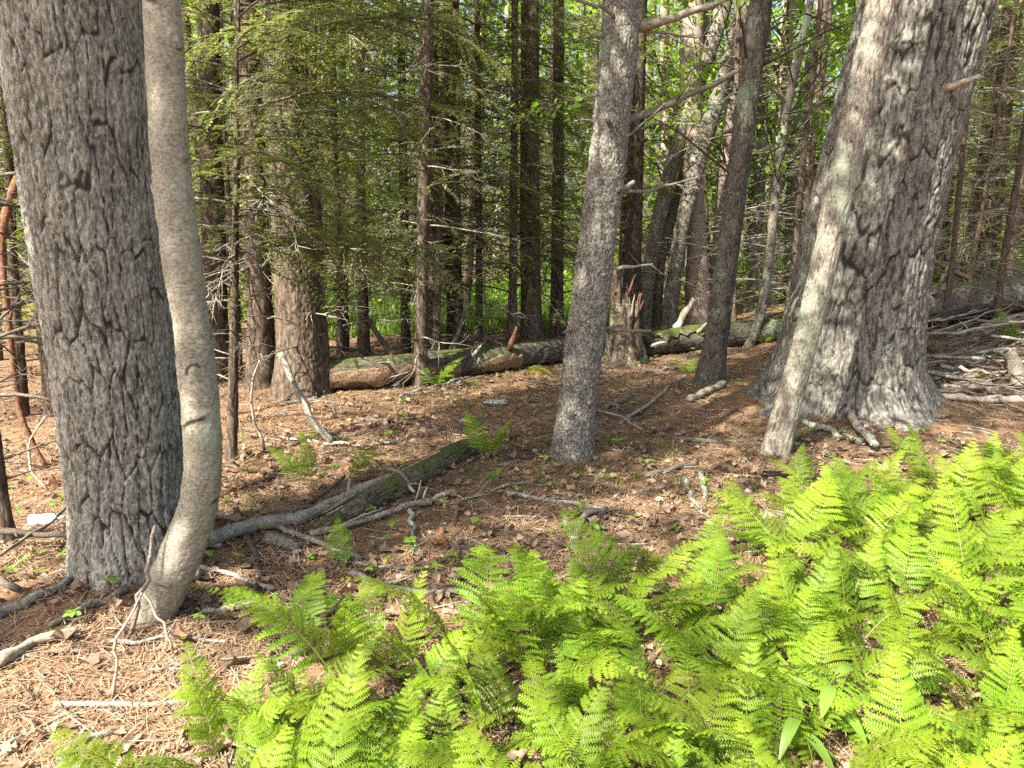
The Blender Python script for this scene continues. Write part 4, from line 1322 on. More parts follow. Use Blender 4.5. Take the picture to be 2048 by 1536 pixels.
l4, l4_loc, l4_r = log('rotting_log', 'rotting half-sunk log with green moss on its near end, leading to a small fern', [(628, 1070, 22), (690, 1048, 40), (760, 1012, 48), (850, 964, 46), (938, 910, 38)], 0.0, 'rot', relief_ridge, 90, 731, dict(depth=0.012, cw=0.022, ch=0.5))
for k in range(7):
    f = rng.uniform(0.1, 0.95)
    i = f * 4
    p = np.array([np.interp(i, range(5), l4_loc[:, a]) for a in range(3)])
    ax = l4_loc[-1] - l4_loc[0]
    ge = Geo()
    a_ = p + np.array([0, 0, 0.055]) + rng.normal(size=3) * np.array([0.03, 0.03, 0.008])
    dd = ax / np.linalg.norm(ax) + rng.normal(size=3) * 0.08
    Lk = rng.uniform(0.12, 0.4)
    V, F, F3 = tube([a_ - dd * Lk / 2, a_, a_ + dd * Lk / 2], [0.004, 0.012, 0.003], 5, 6, 0.006, k)
    ge.add(V, F, F3)
    link('splinter', ge.mesh('splinter', ['dead']), l4)

# broken stump
def stump():
    b = G(1254, 733)
    r0 = wpx(92, b) / 2
    c = b + np.array([0, r0 * 0.9, 0])
    c[2] = H(c[0], c[1])
    root = thing('broken_stump', 'broken rotting stump with jagged reddish top and mossy swollen foot', 'stump', c)
    nu, nv = 90, 60
    th = np.linspace(0, 2 * pi, nu, endpoint=False)
    hh = wpx(150, b)
    V = np.zeros((nv, nu, 3))
    top = hh * (0.80 + 0.32 * np.clip(vnoise(np.stack([np.cos(th) * 2.2 + 3, np.sin(th) * 2.2, th * 0], -1), 12), -1, 1) + 0.20 * vnoise(np.stack([np.cos(th) * 9, np.sin(th) * 9, th * 0], -1), 13) + 0.18 * np.cos(th - 2.6))
    cr = np.zeros((nv, nu))
    for i in range(nv):
        f = i / (nv - 1)
        z = -0.1 + (top + 0.1) * f
        R = r0 * (0.66 + 0.42 * np.exp(-np.maximum(z, 0) / 0.16) + 0.16 * np.exp(-((z - 0.16) / 0.12) ** 2) * (np.cos(th + 0.9) > 0) * np.cos(th + 0.9))
        cy_ = np.stack([np.cos(th) * R * 6, np.sin(th) * R * 6, z * 3], -1)
        R = R * (1 + 0.10 * fbm(cy_, 3, 14)) + 0.012 * fbm(np.stack([np.cos(th) * 6, np.sin(th) * 6, z * 4], -1), 3, 15)
        V[i] = np.stack([np.cos(th) * R, np.sin(th) * R, z], -1)
        cr[i] = 0.5 + 0.5 * vnoise(np.stack([np.cos(th) * 7, np.sin(th) * 7, z * 5], -1), 16)
    inner = V[-1] * np.array([0.72, 0.72, 1.0]) - np.array([0, 0, 0.02])
    deep = V[-1] * np.array([0.5, 0.5, 0.55])
    VV = np.vstack([V.reshape(-1, 3), inner, deep, [[0, 0, hh * 0.35]]])
    i = np.arange(nv + 1)[:, None] * nu
    j = np.arange(nu)[None, :]
    F = np.stack([i + j, i + (j + 1) % nu, i + (j + 1) % nu + nu, i + j + nu], -1).reshape(-1, 4)
    jj = np.arange(nu)
    F3 = np.stack([np.full(nu, (nv + 2) * nu), (nv + 1) * nu + jj, (nv + 1) * nu + (jj + 1) % nu], -1)
    ge = Geo()
    ge.add(VV, F, F3, 0, 0.5, crack=np.r_[cr.ravel(), np.full(2 * nu + 1, 0.6)])
    link('rotten_wood', ge.mesh('broken_stump', ['rot']), root)
    for k in range(20):
        a = rng.uniform(0, 2 * pi)
        R = r0 * rng.uniform(0.45, 0.68)
        z0 = float(np.interp(a, th, top))
        L = rng.uniform(0.10, 0.34)
        p = np.array([cos(a) * R, sin(a) * R, z0 - 0.08])
        d = np.array([rng.normal() * 0.15 + 0.12, rng.normal() * 0.15, 1])
        ge = Geo()
        V_, F_, F3_ = tube([p, p + d * L * 0.6, p + d * L], [0.02, 0.014, 0.002], 4, 5, 0.006, k)
        ge.add(V_, F_, F3_)
        link('splinter', ge.mesh('splinter', ['dead_red' if k % 3 else 'dead_pale']), root)
    return root
stump()

# moss hummock beside the stump
def hummock(px, py, w, label, mat='moss', seed=0, hfac=0.5, name='moss_cushion', cat='moss'):
    b = G(px, py)
    r0 = wpx(w, b) / 2
    n, m = 28, 12
    V = []
    for i in range(m):
        f = i / (m - 1)
        a = np.linspace(0, 2 * pi, n, endpoint=False)
        rr = r0 * sin(f * pi / 2) * (1 + 0.25 * vnoise(np.stack([np.cos(a) * 1.5, np.sin(a) * 1.5, a * 0 + seed], -1), 31))
        z = r0 * hfac * cos(f * pi / 2) * (1 + 0.15 * vnoise(np.stack([np.cos(a) * 5 * f, np.sin(a) * 5 * f, a * 0 + seed], -1), 32)) - 0.015
        V.append(np.stack([np.cos(a) * rr, np.sin(a) * rr, z + 0.01 * vnoise(np.stack([np.cos(a) * 14 * f, np.sin(a) * 14 * f, a * 0], -1), 33)], -1))
    V = np.array(V).reshape(-1, 3)
    i = np.arange(m - 1)[:, None] * n
    j = np.arange(n)[None, :]
    F = np.stack([i + j, i + n + j, i + n + (j + 1) % n, i + (j + 1) % n], -1).reshape(-1, 4)
    ge = Geo()
    ge.add(V, F)
    o = link(name, ge.mesh(name, [mat]), None, b + np.array([0, r0 * 0.5, 0]))
    o.location[2] = H(o.location[0], o.location[1])
    return tag(o, label, cat)
hummock(1078, 748, 62, 'yellow-green moss cushion in front of the fallen log near the spruce', seed=1)
hummock(1240, 968, 30, 'small browned grass-moss tuft below the grey spruce, farther one', seed=2, hfac=0.8)
hummock(1175, 975, 28, 'small browned grass-moss tuft below the grey spruce, nearer one', seed=3, hfac=0.8)

# ------------------------------------------------------------------ fallen branches, each a thing of its own
def branch(label, pix, w0, w1, mat='dead', lift=0.0, wob=0.012, twigs=2, name='fallen_branch', cat='branch', group=None, heights=None, seed=0, sides=7, lean=False, knot=0.17):
    pts = []
    for k, (px, py) in enumerate(pix):
        hgt = 0 if heights is None else heights[k]
        q = P(px, py, pts[0][1] + 0.04 * k) if lean and k else G(px, py, hgt)
        pts.append(q)
    r = np.array([wpx(w0 + (w1 - w0) * k / max(1, len(pix) - 1), q) / 2 for k, q in enumerate(pts)])
    pts = np.array(pts)
    for k in range(1 if lean else len(pts)):
        hgt = 0 if heights is None else heights[k]
        pts[k][2] = H(pts[k][0], pts[k][1]) + hgt + r[k] * 0.5 + lift + 0.008
    base = pts[0].copy()
    pts = pts - base
    L = np.linalg.norm(pts[-1] - pts[0])
    n = max(8, int(L / 0.035))
    ge = Geo()
    V, F, F3 = tube(pts, r, sides + 1, min(n, 60), min(wob * 1.8, L * 0.07), seed, knot)
    ge.add(V, F, F3)
    rr = np.random.default_rng(seed + 900)
    q, rq = spline(pts, r, 30)
    o = link(name, None, None, base)
    o.empty_display_size = 0.1
    st_ = link('stick', ge.mesh(name, [mat]), o)
    for k in range(twigs):
        i = int(rr.integers(3, 28))
        d = (q[min(29, i + 1)] - q[i - 1])
        d = d / (np.linalg.norm(d) + 1e-9)
        d = d + rr.normal(size=3) * np.array([0.8, 0.8, 0.25]) + np.array([0, 0, 0.25])
        d /= np.linalg.norm(d)
        Lt = rr.uniform(0.25, 1.0) * min(0.22, 0.3 * L)
        g2 = Geo()
        V, F, F3 = tube([q[i], q[i] + d * Lt * 0.5 + rr.normal(size=3) * 0.008, q[i] + d * Lt], [rq[i] * 0.5, rq[i] * 0.38, rq[i] * 0.18], 5, 5)
        g2.add(V, F, F3)
        link('side_twig', g2.mesh('side_twig', [mat]), st_)
    return tag(o, label, cat, group)
BR = [
 ('long grey weathered branch lying along the rotting log to the curved sapling', [(395, 1106), (470, 1078), (560, 1056), (650, 1028), (750, 985), (840, 944), (925, 904)], 30, 20, 'dead', 0.02, 2),
 ('straight grey branch below the mossy end of the rotting log', [(620, 1080), (720, 1052), (830, 1022), (900, 996)], 15, 9, 'dead', 0.02, 3),
 ('grey stick running from the long weathered branch down towards a small fern', [(560, 1062), (620, 1090), (720, 1122)], 14, 9, 'dead', 0.01, 2),
 ('short thick grey bark-covered piece under the long weathered branch', [(536, 1084), (600, 1104)], 26, 22, 'dead', 0.0, 0),
 ('crooked purplish stick lying right of the curved sapling', [(492, 1080), (515, 1120), (514, 1200), (530, 1256)], 17, 10, 'dead_dark', 0.0, 2),
 ('thin grey stick pointing from the curved sapling foot to the right', [(392, 1142), (460, 1160), (548, 1186)], 11, 8, 'dead', 0.01, 2),
 ('short pale split piece of wood right of the curved sapling foot', [(405, 1230), (460, 1222), (515, 1212)], 12, 17, 'dead', 0.0, 0),
 ('stout tan rotten piece wedged between pine and curved sapling', [(188, 1165), (290, 1158), (400, 1166)], 30, 26, 'dead_pale', 0.02, 1),
 ('grey branch lying left of the curved sapling foot', [(100, 1258), (180, 1216), (255, 1184)], 12, 16, 'dead', 0.0, 1),
 ('bundle-like pale split branch at the left edge', [(-10, 1342), (80, 1292), (158, 1270)], 26, 16, 'dead_pale', 0.01, 2),
 ('thin dark-tipped pale stick beside the pale split branch', [(45, 1318), (110, 1310), (182, 1306)], 9, 8, 'dead', 0.0, 1),
 ('lichen-crusted thick stick at the left edge above the pale split branch', [(-10, 1242), (50, 1212), (120, 1178), (160, 1140)], 22, 14, 'dead_lichen', 0.0, 2),
 ('dark short broken stick at the left edge', [(-8, 1176), (40, 1196)], 16, 12, 'dead_dark', 0.03, 0),
 ('dark straight branch touching the left side of the furrowed pine', [(-10, 1098), (80, 1102), (156, 1106)], 13, 12, 'dead_dark', 0.08, 1),
 ('long thin bent twig crossing the dark straight branch', [(-6, 1156), (60, 1110), (110, 1070), (148, 1028)], 8, 5, 'dead', 0.08, 2),
 ('straight pale sunlit stick in front of the curved sapling', [(110, 1414), (230, 1416), (370, 1408)], 11, 9, 'dead_pale', 0.0, 1),
 ('sunlit arched twig across the lower left needles', [(-5, 1506), (70, 1462), (160, 1430), (250, 1426)], 9, 7, 'dead', 0.0, 2),
 ('pale stick poking in from the bottom edge at lower left', [(118, 1545), (170, 1462)], 11, 8, 'dead_pale', 0.0, 0),
 ('lichen-crusted broken piece near the bottom left ferns', [(120, 1530), (160, 1490), (230, 1470)], 17, 12, 'dead_lichen', 0.0, 1),
 ('pale lichened sunlit stick just in front of the curved sapling foot', [(215, 1288), (280, 1290), (350, 1280), (455, 1288)], 10, 6, 'dead_lichen', 0.0, 2),
 ('thin stick half under the ferns at bottom centre', [(610, 1480), (650, 1430), (690, 1400)], 12, 9, 'dead', 0.01, 1),
 ('broad pale weathered branch half hidden by the fern patch edge', [(700, 1152), (760, 1176), (860, 1190), (980, 1188)], 15, 11, 'dead_lichen', 0.0, 2),
 ('lichened twig right of the small leaning fern', [(710, 1130), (780, 1140), (850, 1142)], 9, 6, 'dead_lichen', 0.0, 2),
 ('lichened upright-leaning twig below the rotting log', [(820, 1022), (826, 1060), (830, 1110)], 9, 6, 'dead_lichen', 0.01, 2),
 ('grey twig leaning across the rotting log', [(765, 965), (800, 985), (830, 1020)], 10, 6, 'dead', 0.10, 2),
 ('dark crooked twig above the long weathered branch', [(560, 1052), (620, 1020), (690, 965)], 9, 6, 'dead_dark', 0.03, 2),
 ('orange-brown short stub lying in the middle of the leaf litter', [(880, 1062), (895, 1102)], 13, 10, 'dead_red', 0.0, 0),
 ('dark twig running right from the orange-brown stub', [(900, 1098), (960, 1080), (1010, 1052)], 9, 5, 'dead_dark', 0.0, 2),
 ('thin straight twig in the open needles mid clearing', [(900, 1012), (980, 985), (1100, 962)], 7, 5, 'dead', 0.0, 2),
 ('long thin stick lying left of the spruce foot', [(1010, 990), (1070, 1000), (1150, 1012), (1230, 1025)], 9, 6, 'dead_lichen', 0.0, 3),
 ('forked grey-green dead stem standing at the fern patch edge', [(1150, 1104), (1140, 1066), (1128, 1036)], 17, 12, 'dead_lichen', 0.0, 0),
 ('smooth grey hooked branch arching over the forked stem', [(1150, 1100), (1158, 1060), (1180, 1038), (1212, 1030)], 17, 12, 'dead', 0.02, 0),
 ('pale short stick poking out right of the hooked branch', [(1274, 1122), (1268, 1180)], 10, 7, 'dead_pale', 0.06, 0),
 ('pale stick right of the spruce foot, half buried in needles', [(1290, 956), (1340, 944), (1395, 930)], 11, 7, 'dead', 0.0, 1),
 ('pale short chip of wood below the half-buried stick', [(1265, 990), (1330, 978)], 11, 8, 'dead_pale', 0.0, 0),
 ('lichened bent stick at the upper edge of the fern patch', [(1368, 962), (1380, 1000), (1400, 1020)], 12, 8, 'dead_lichen', 0.0, 1),
 ('mossy short stick beside the lichened bent one', [(1402, 950), (1410, 1002)], 12, 10, 'dead_lichen', 0.0, 0),
 ('long low dead branch on the needles before the lichen-streaked stem', [(1345, 880), (1420, 888), (1520, 882)], 10, 9, 'dead', 0.0, 3),
 ('stout broken branch piece at the foot of the lichen-spotted maple', [(1378, 806), (1410, 792), (1446, 774)], 14, 15, 'dead', 0.01, 1),
 ('thin branch lying between spruce and lichen-spotted maple', [(1210, 818), (1250, 800), (1305, 768)], 9, 6, 'dead', 0.0, 3),
 ('thin pale branch below the log right of the stump', [(1285, 748), (1330, 742), (1370, 738)], 8, 5, 'dead', 0.0, 1),
 ('long thin stick pointing at the maple foot', [(1240, 850), (1310, 800), (1370, 755)], 8, 6, 'dead', 0.0, 2),
 ('grey lichen-coated limb leaning from the huge pine foot', [(1672, 800), (1706, 856), (1748, 906)], 12, 18, 'dead_lichen', 0.04, 2),
 ('second lichen-coated limb lying flat in front of the huge pine', [(1604, 846), (1660, 868), (1724, 890)], 12, 15, 'dead_lichen', 0.0, 3),
 ('pale broad stick at the upper edge of the fern patch', [(1518, 1040), (1600, 1032), (1690, 1026)], 17, 12, 'dead_pale', 0.0, 1),
 ('pale stick lying on needles right of the huge pine', [(1720, 880), (1800, 850), (1900, 835)], 9, 7, 'dead', 0.0, 2),
 ('long pale barkless pole beside the huge pine root', [(1872, 800), (1960, 806), (2070, 806)], 14, 14, 'dead_pale', 0.01, 1),
 ('shorter pale barkless pole just behind the long one', [(1880, 778), (1940, 784), (1995, 792)], 11, 17, 'dead_pale', 0.01, 1),
 ('thin grey branch lying across the sunlit needles mid clearing', [(560, 880), (680, 892), (800, 886)], 8, 5, 'dead', 0.0, 3),
 ('dark mossy low branch on sunlit needles near the small hemlock', [(480, 980), (540, 960), (580, 930)], 13, 9, 'dead_dark', 0.0, 1),
 ('dark flat stick in the sunlit patch before the log', [(720, 842), (800, 848), (880, 852)], 9, 6, 'dead_dark', 0.0, 1),
 ('grey twig by the dark fern in front of the log', [(800, 795), (870, 775), (940, 755)], 8, 4, 'dead_lichen', 0.0, 2),
 ('tangled stick at the foot of the tall brown pine', [(560, 812), (620, 805), (700, 812)], 9, 6, 'dead_dark', 0.0, 3),
 ('reddish stick lying under the spruce among leaves', [(1010, 880), (1060, 870), (1105, 868)], 8, 5, 'dead_red', 0.0, 1),
]
for k, (lab, pix, w0, w1, mat, lift, tw_) in enumerate(BR):
    branch(lab, pix, w0, w1, mat, lift, twigs=tw_, seed=k, group=None)
# sticks that lean or stand
LEAN = [
 ('thin forked stick leaning on the curved sapling, upper one', [(262, 1272), (288, 1165), (311, 1050)], [0, .28, .62], 9, 6, 'dead'),
 ('long thin bowed stick hanging from the leaning fork to the needles', [(224, 1404), (240, 1275), (285, 1185)], [0, .18, .30], 6, 6, 'dead_pale'),
 ('short thin bowed stick right of the leaning fork', [(346, 1312), (322, 1240), (288, 1188)], [0, .14, .29], 6, 5, 'dead_pale'),
 ('pale broken branch leaning from the sunlit floor against the tall brown pine', [(664, 890), (626, 838), (592, 778), (560, 705)], [0.0, .06, .22, .45], 17, 12, 'dead_lichen'),
 ('dark thin pole leaning over the fallen log', [(826, 770), (782, 712), (738, 640)], [0, .3, .7], 17, 11, 'dead_dark'),
 ('pale stick leaning against the sunlit reddish hemlock', [(895, 716), (916, 665), (936, 605)], [.12, .4, .75], 9, 7, 'dead_pale'),
 ('short grey stub standing at the foot of the sunlit reddish hemlock', [(905, 712), (912, 676)], [.12, .34], 15, 9, 'dead'),
 ('white barkless snag standing behind the log right of the stump', [(1352, 664), (1368, 630), (1388, 598)], [.22, .42, .66], 16, 11, 'dead_pale'),
 ('red-brown broken limb curving down beside the left edge', [(92, 938), (48, 850), (30, 750), (12, 600), (4, 500), (14, 420), (44, 330)], [0, .12, .36, .72, .98, 1.2, 1.44], 11, 17, 'dead_red'),
 ('thin pale bent twig hanging by the left pine', [(98, 985), (60, 930), (62, 880), (92, 832)], [0, .12, .22, .34], 5, 4, 'dead_pale'),
 ('stubby grey upright post of dead wood at the brush heap edge', [(2036, 782), (2034, 740), (2018, 705)], [0, .12, .3], 34, 22, 'dead'),
 ('thin dead stick arching between small hemlock and pine', [(530, 905), (500, 800), (520, 720)], [0, .35, .6], 6, 4, 'dead'),
]
for k, (lab, pix, hs_, w0, w1, mat) in enumerate(LEAN):
    branch(lab, pix, w0, w1, mat, 0, 0.01, 1 if k < 8 else 3, 'leaning_stick', 'stick', None, hs_, 60 + k, lean=True)

# brush heap beside the leaning pine
rh = random.Random(9)
heap = []
for k in range(64):
    x0 = rh.uniform(1815, 1990)
    y0 = rh.uniform(640, 785)
    L = rh.uniform(90, 260)
    an = rh.choice([rh.uniform(-0.45, 0.25), rh.uniform(-0.2, 0.05), rh.uniform(-0.9, 0.7)])
    heap.append((x0, y0, L, an))
heap.sort(key=lambda h_: h_[1])
for k, (x0, y0, L, an) in enumerate(heap):
    hh = 0.30 * max(0, (775 - y0) / 120) * rh.uniform(0.1, 1.0)
    x1, y1 = x0 + L * cos(an), y0 + L * sin(an)
    pix = [(x0, y0), ((x0 + x1) / 2, (y0 + y1) / 2 + rh.uniform(-8, 8)), (x1, y1)]
    branch('dead stick of the brush heap beside the pine, %s from its top' % ordinal(k), pix, rh.choice([rh.uniform(3.5, 6.5), rh.uniform(4, 10)]), rh.uniform(2, 4),
           rh.choice(['dead', 'dead_dark', 'dead_lichen', 'dead_dark', 'dead']), 0, 0.02, rh.choice([1, 2, 3]), 'brush_stick', 'stick', 'sticks of the brush heap', [hh, hh + rh.uniform(-.03, .05), hh + rh.uniform(-.08, .1)], 120 + k, 6)

# ------------------------------------------------------------------ litter on the floor
def floor_points(r, n, rmin, rmax, amin=-42, amax=42):
    d = rmin + (rmax - rmin) * r.random(n) ** 1.25
    a = np.radians(r.uniform(amin, amax, n))
    return np.sin(a) * d, np.cos(a) * d
def build_needles():
    r = np.random.default_rng(801)
    n = 120000
    x, y = floor_points(r, n, 1.1, 10.5)
    pp = np.stack([x, y, x * 0], -1)
    keep = r.random(n) < smooth(-0.75, 0.35, fbm(pp * 1.6, 3, 71)) * 0.85 + 0.15
    x, y = x[keep], y[keep]
    n = len(x)
    z = H(x, y) + r.uniform(0.002, 0.022, n)
    a = r.uniform(0, pi, n) * 1.0 + 0.6 * vnoise(np.stack([x * 2, y * 2, x * 0], -1), 9)
    L = r.uniform(0.05, 0.13, n)
    w = r.uniform(0.0009, 0.0017, n) * (1 + 0.12 * np.hypot(x, y))
    d = np.stack([np.cos(a), np.sin(a), r.normal(size=n) * 0.14], -1) * L[:, None]
    wv = np.stack([-np.sin(a), np.cos(a), np.zeros(n)], -1) * w[:, None]
    p = np.stack([x, y, z], -1)
    bow = np.stack([-np.sin(a), np.cos(a), r.uniform(0, 1.5, n)], -1) * (L * r.uniform(-0.08, 0.08, n))[:, None]
    V = np.stack([p - d / 2 - wv, p - d / 2 + wv, p + bow + wv, p + bow - wv, p + d / 2 + wv * 0.4, p + d / 2 - wv * 0.4], 1).reshape(-1, 3)
    k = np.arange(n) * 6
    ge = Geo()
    ge.add(V, np.vstack([np.stack([k, k + 1, k + 2, k + 3], -1), np.stack([k + 3, k + 2, k + 4, k + 5], -1)]), None, 0, np.repeat(np.clip(r.normal(size=n) * 0.28 + 0.45, 0, 1), 6))
    tag(stuff(link('needle_litter', ge.mesh('needle_litter', ['needle'], False))), 'fallen orange-brown pine needles covering the forest floor', 'litter')
build_needles()

def leaf_pose(r, x, y):
    up = np.array([r.normal() * 0.35, r.normal() * 0.35, 1])
    a = r.uniform(0, 2 * pi)
    return basis((cos(a), sin(a), 0), up)
def build_leaves():
    r = np.random.default_rng(802)
    n = 11000
    x, y = floor_points(r, n, 1.2, 12)
    zz = H(x, y)
    dens = vnoise(np.stack([x * 0.8, y * 0.8, x * 0], -1), 19)
    ge = Geo()
    for k in range(n):
        if dens[k] < -0.5 or (dens[k] < 0.15 and r.random() < 0.4):
            continue
        s = r.uniform(0.022, 0.072)
        T = DRY[int(r.integers(0, 6))]
        ge.put(T, leaf_pose(r, x[k], y[k]), s, (x[k], y[k], float(zz[k]) + 0.010 + r.uniform(0, 0.014)), r.uniform(-0.5, 0.5))
    tag(stuff(link('leaf_litter', ge.mesh('leaf_litter', ['litter'], False))), 'dry curled brown leaves strewn over the forest floor', 'litter')
    # the largest near leaves stay single pieces of the ground
    dm = []
    for k in range(6):
        g_ = Geo(); g_.put(DRY[k], None, 1.0, (0, 0, 0), 0.0); dm.append(g_.mesh('fallen_leaf', ['leaf_dry'], False))
    x, y = floor_points(r, 260, 1.4, 6.0)
    for k in range(260):
        o = link('fallen_leaf', dm[k % 6], ground, (x[k], y[k], float(H(x[k], y[k])) + 0.022))
        o.rotation_euler = Matrix(leaf_pose(r, 0, 0).tolist()).to_euler()
        s = r.uniform(0.05, 0.095)
        o.scale = (s, s, s)
build_leaves()

def build_twigs():
    r = np.random.default_rng(803)
    ge = Geo()
    x, y = floor_points(r, 2800, 1.2, 13)
    for k in range(2800):
        a = r.uniform(0, 2 * pi)
        L = r.uniform(0.06, 0.32)
        z = float(H(x[k], y[k])) + r.uniform(0.006, 0.025)
        c = np.array([x[k], y[k], z])
        d = np.array([cos(a), sin(a), r.normal() * 0.08]) * L / 2
        rd = r.uniform(0.0015, 0.005)
        V, F, F3 = tube([c - d, c + np.array([-d[1], d[0], 0.1 * L]) * r.uniform(-0.25, 0.25), c + d], [rd, rd * 0.85, rd * 0.5], 4)
        ge.add(V, F, F3, int(r.integers(0, 3)))
    tag(stuff(link('twig_litter', ge.mesh('twig_litter', ['dead', 'dead_dark', 'dead_lichen']))), 'small broken twigs scattered over the forest floor', 'litter')
build_twigs()

def build_seedlings():
    r = np.random.default_rng(804)
    ge = Geo()
    n = 520
    x, y = floor_points(r, n, 3.0, 11)
    dens = vnoise(np.stack([x * 0.9, y * 0.9, x * 0], -1), 29)
    for k in range(n):
        if dens[k] < 0.0 and r.random() < 0.6:
            continue
        z = float(H(x[k], y[k]))
        h = r.uniform(0.02, 0.09)
        p = np.array([x[k], y[k], z])
        t = p + np.array([r.normal() * 0.01, r.normal() * 0.01, h])
        V, F, F3 = tube([p, t], [0.0016, 0.001], 3)
        ge.add(V, F, F3, 0, 0.3)
        m = int(r.integers(3, 7))
        a0 = r.uniform(0, 6)
        for j in range(m):
            a = a0 + j * 2 * pi / m + r.uniform(-0.3, 0.3)
            s = r.uniform(0.022, 0.05)
            R = basis((cos(a), sin(a), r.uniform(-0.3, 0.25)), (r.normal() * 0.2, r.normal() * 0.2, 1))
            ge.put(GREENLEAF[2], R, s, t + R[:, 0] * s * 0.5, r.uniform(-0.4, 0.5))
    tag(stuff(link('seedling_cover', ge.mesh('seedling_cover', ['seedling'], False))), 'tiny green seedlings dotted over the forest floor', 'ground cover')
build_seedlings()

def samp_tuft(r, n):
    c = np.array([(1.0, 5.4), (-0.3, 6.6), (0.9, 7.4), (2.0, 7.2), (0.3, 4.6), (1.2, 4.4), (-2.2, 5.4), (2.2, 5.6)])
    i = r.integers(0, len(c), n)
    return c[i, 0] + r.normal(size=n) * 0.28, c[i, 1] + r.normal(size=n) * 0.22
blades('grass_wisps', 'sparse thin grass wisps among the needles mid clearing', 900, samp_tuft, 0.03, 0.12, 0.003, 'grass', 502)

# ------------------------------------------------------------------ ferns
def frond_template(seed, a0, a1, npair, npin, width, stipe=0.26, curl_tip=0.0):
    """lacy fern frond of unit length growing up and out along +x"""
    r = np.random.default_rng(seed)
    ge = Geo()
    n = 60
    t = np.linspace(0, 1, n)
    ang = np.radians(a0 + (a1 - a0) * t ** 1.35)
    sway = r.uniform(-0.12, 0.12)
    dx, dz = np.sin(ang) / (n - 1), np.cos(ang) / (n - 1)
    C = np.stack([np.r_[0, np.cumsum(dx)[:-1]], sway * t * t, np.r_[0, np.cumsum(dz)[:-1]]], -1)
    T = np.gradient(C, axis=0)
    T /= np.linalg.norm(T, axis=1)[:, None]
    Yv = np.array([0, 1.0, 0])
    V, F, F3 = tube(C[::6], np.interp(t[::6], [0, 1], [0.0055, 0.0010]), 4)
    ge.add(V, F, F3, 1, 0.5)
    for k in range(npair):
        u = (k + 0.2) / npair
        tt = stipe + (1 - stipe) * u
        i = min(n - 1, int(tt * (n - 1)))
        p, tg = C[i], T[i]
        N = np.cross(tg, Yv)
        N = N / np.linalg.norm(N)
        if N[2] < 0:
            N = -N
        prof = (1 - u) ** 0.85 * min(1.0, 0.62 + 2.2 * u)
        for sd in (-1, 1):
            L = width * prof * r.uniform(0.88, 1.1) + 0.006
            fw = radians(18 + 22 * u + r.uniform(-6, 6))
            d = Yv * sd * cos(fw) + tg * sin(fw)
            e = np.cross(N, d)
            m = max(3, int(npin * (0.35 + 0.65 * prof)))
            v = (np.arange(m) + 0.25) / m
            drop = r.uniform(0.12, 0.42)
            lift = r.uniform(-0.05, 0.22)
            axp = p + d * (v * L)[:, None] + N * ((lift * v - drop * v ** 2) * L)[:, None]
            axe = p + d * ((v + 0.86 / m) * L)[:, None] + N * ((lift * (v + 0.86 / m) - drop * (v + 0.86 / m) ** 2) * L)[:, None]
            pl = 0.30 * L * (1 - v) ** 0.75 * (0.75 + 0.25 * np.minimum(1, v * 6)) + 0.0035
            pl = np.minimum(pl, 0.0205)
            step = L / m
            for es in (-1, 1):
                ee = e * es
                jit = N * (r.normal(size=m) * 0.12)[:, None]
                out = axp + (ee + jit) * pl[:, None] + d * (0.55 * pl + 0.30 * step)[:, None]
                mid = axe * 0.72 + axp * 0.28 + (ee + jit) * (pl * 0.55)[:, None] + d * (0.45 * pl)[:, None]
                VV = np.stack([axp, axe, mid, out], 1).reshape(-1, 3)
                FF = np.arange(m * 4).reshape(-1, 4)
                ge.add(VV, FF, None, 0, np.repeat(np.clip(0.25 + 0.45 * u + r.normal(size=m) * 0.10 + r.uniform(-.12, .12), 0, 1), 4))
            V, F, F3 = tube([p, axp[m // 2], axe[-1]], [0.0016, 0.0012, 0.0006], 3)
            ge.add(V, F, F3, 0, 0.7)
    return ge.mesh('fern_frond', ['fern', 'fern_stem'], False)
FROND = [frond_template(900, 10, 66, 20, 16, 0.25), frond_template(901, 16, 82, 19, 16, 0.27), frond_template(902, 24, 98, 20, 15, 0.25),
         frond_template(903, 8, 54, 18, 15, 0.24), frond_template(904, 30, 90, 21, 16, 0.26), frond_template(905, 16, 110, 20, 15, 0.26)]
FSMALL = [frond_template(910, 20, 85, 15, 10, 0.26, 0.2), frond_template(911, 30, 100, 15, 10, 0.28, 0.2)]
# the patch, as a polygon of fern feet on the ground (x, y in metres, from picture points)
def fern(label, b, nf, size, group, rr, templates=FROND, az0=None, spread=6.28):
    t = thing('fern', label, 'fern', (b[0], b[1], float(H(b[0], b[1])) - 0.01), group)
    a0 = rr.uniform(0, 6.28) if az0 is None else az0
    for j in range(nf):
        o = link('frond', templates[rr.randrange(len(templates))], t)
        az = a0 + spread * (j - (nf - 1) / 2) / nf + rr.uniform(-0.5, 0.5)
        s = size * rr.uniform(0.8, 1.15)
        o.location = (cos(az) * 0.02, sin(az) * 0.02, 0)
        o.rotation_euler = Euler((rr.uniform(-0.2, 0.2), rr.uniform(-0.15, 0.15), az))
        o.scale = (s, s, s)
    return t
EDGE = [(300, 1690), (360, 1640), (470, 1540), (600, 1430), (700, 1370), (760, 1360), (900, 1350), (985, 1325), (1040, 1270), (1120, 1270), (1240, 1200), (1330, 1150), (1460, 1140), (1560, 1090), (1700, 1040), (1800, 1000), (1900, 985), (2000, 965), (2140, 955)]
ex, ey = np.array([e[0] for e in EDGE]), np.array([e[1] for e in EDGE])
rf = random.Random(21)
feet = []
tries = 0
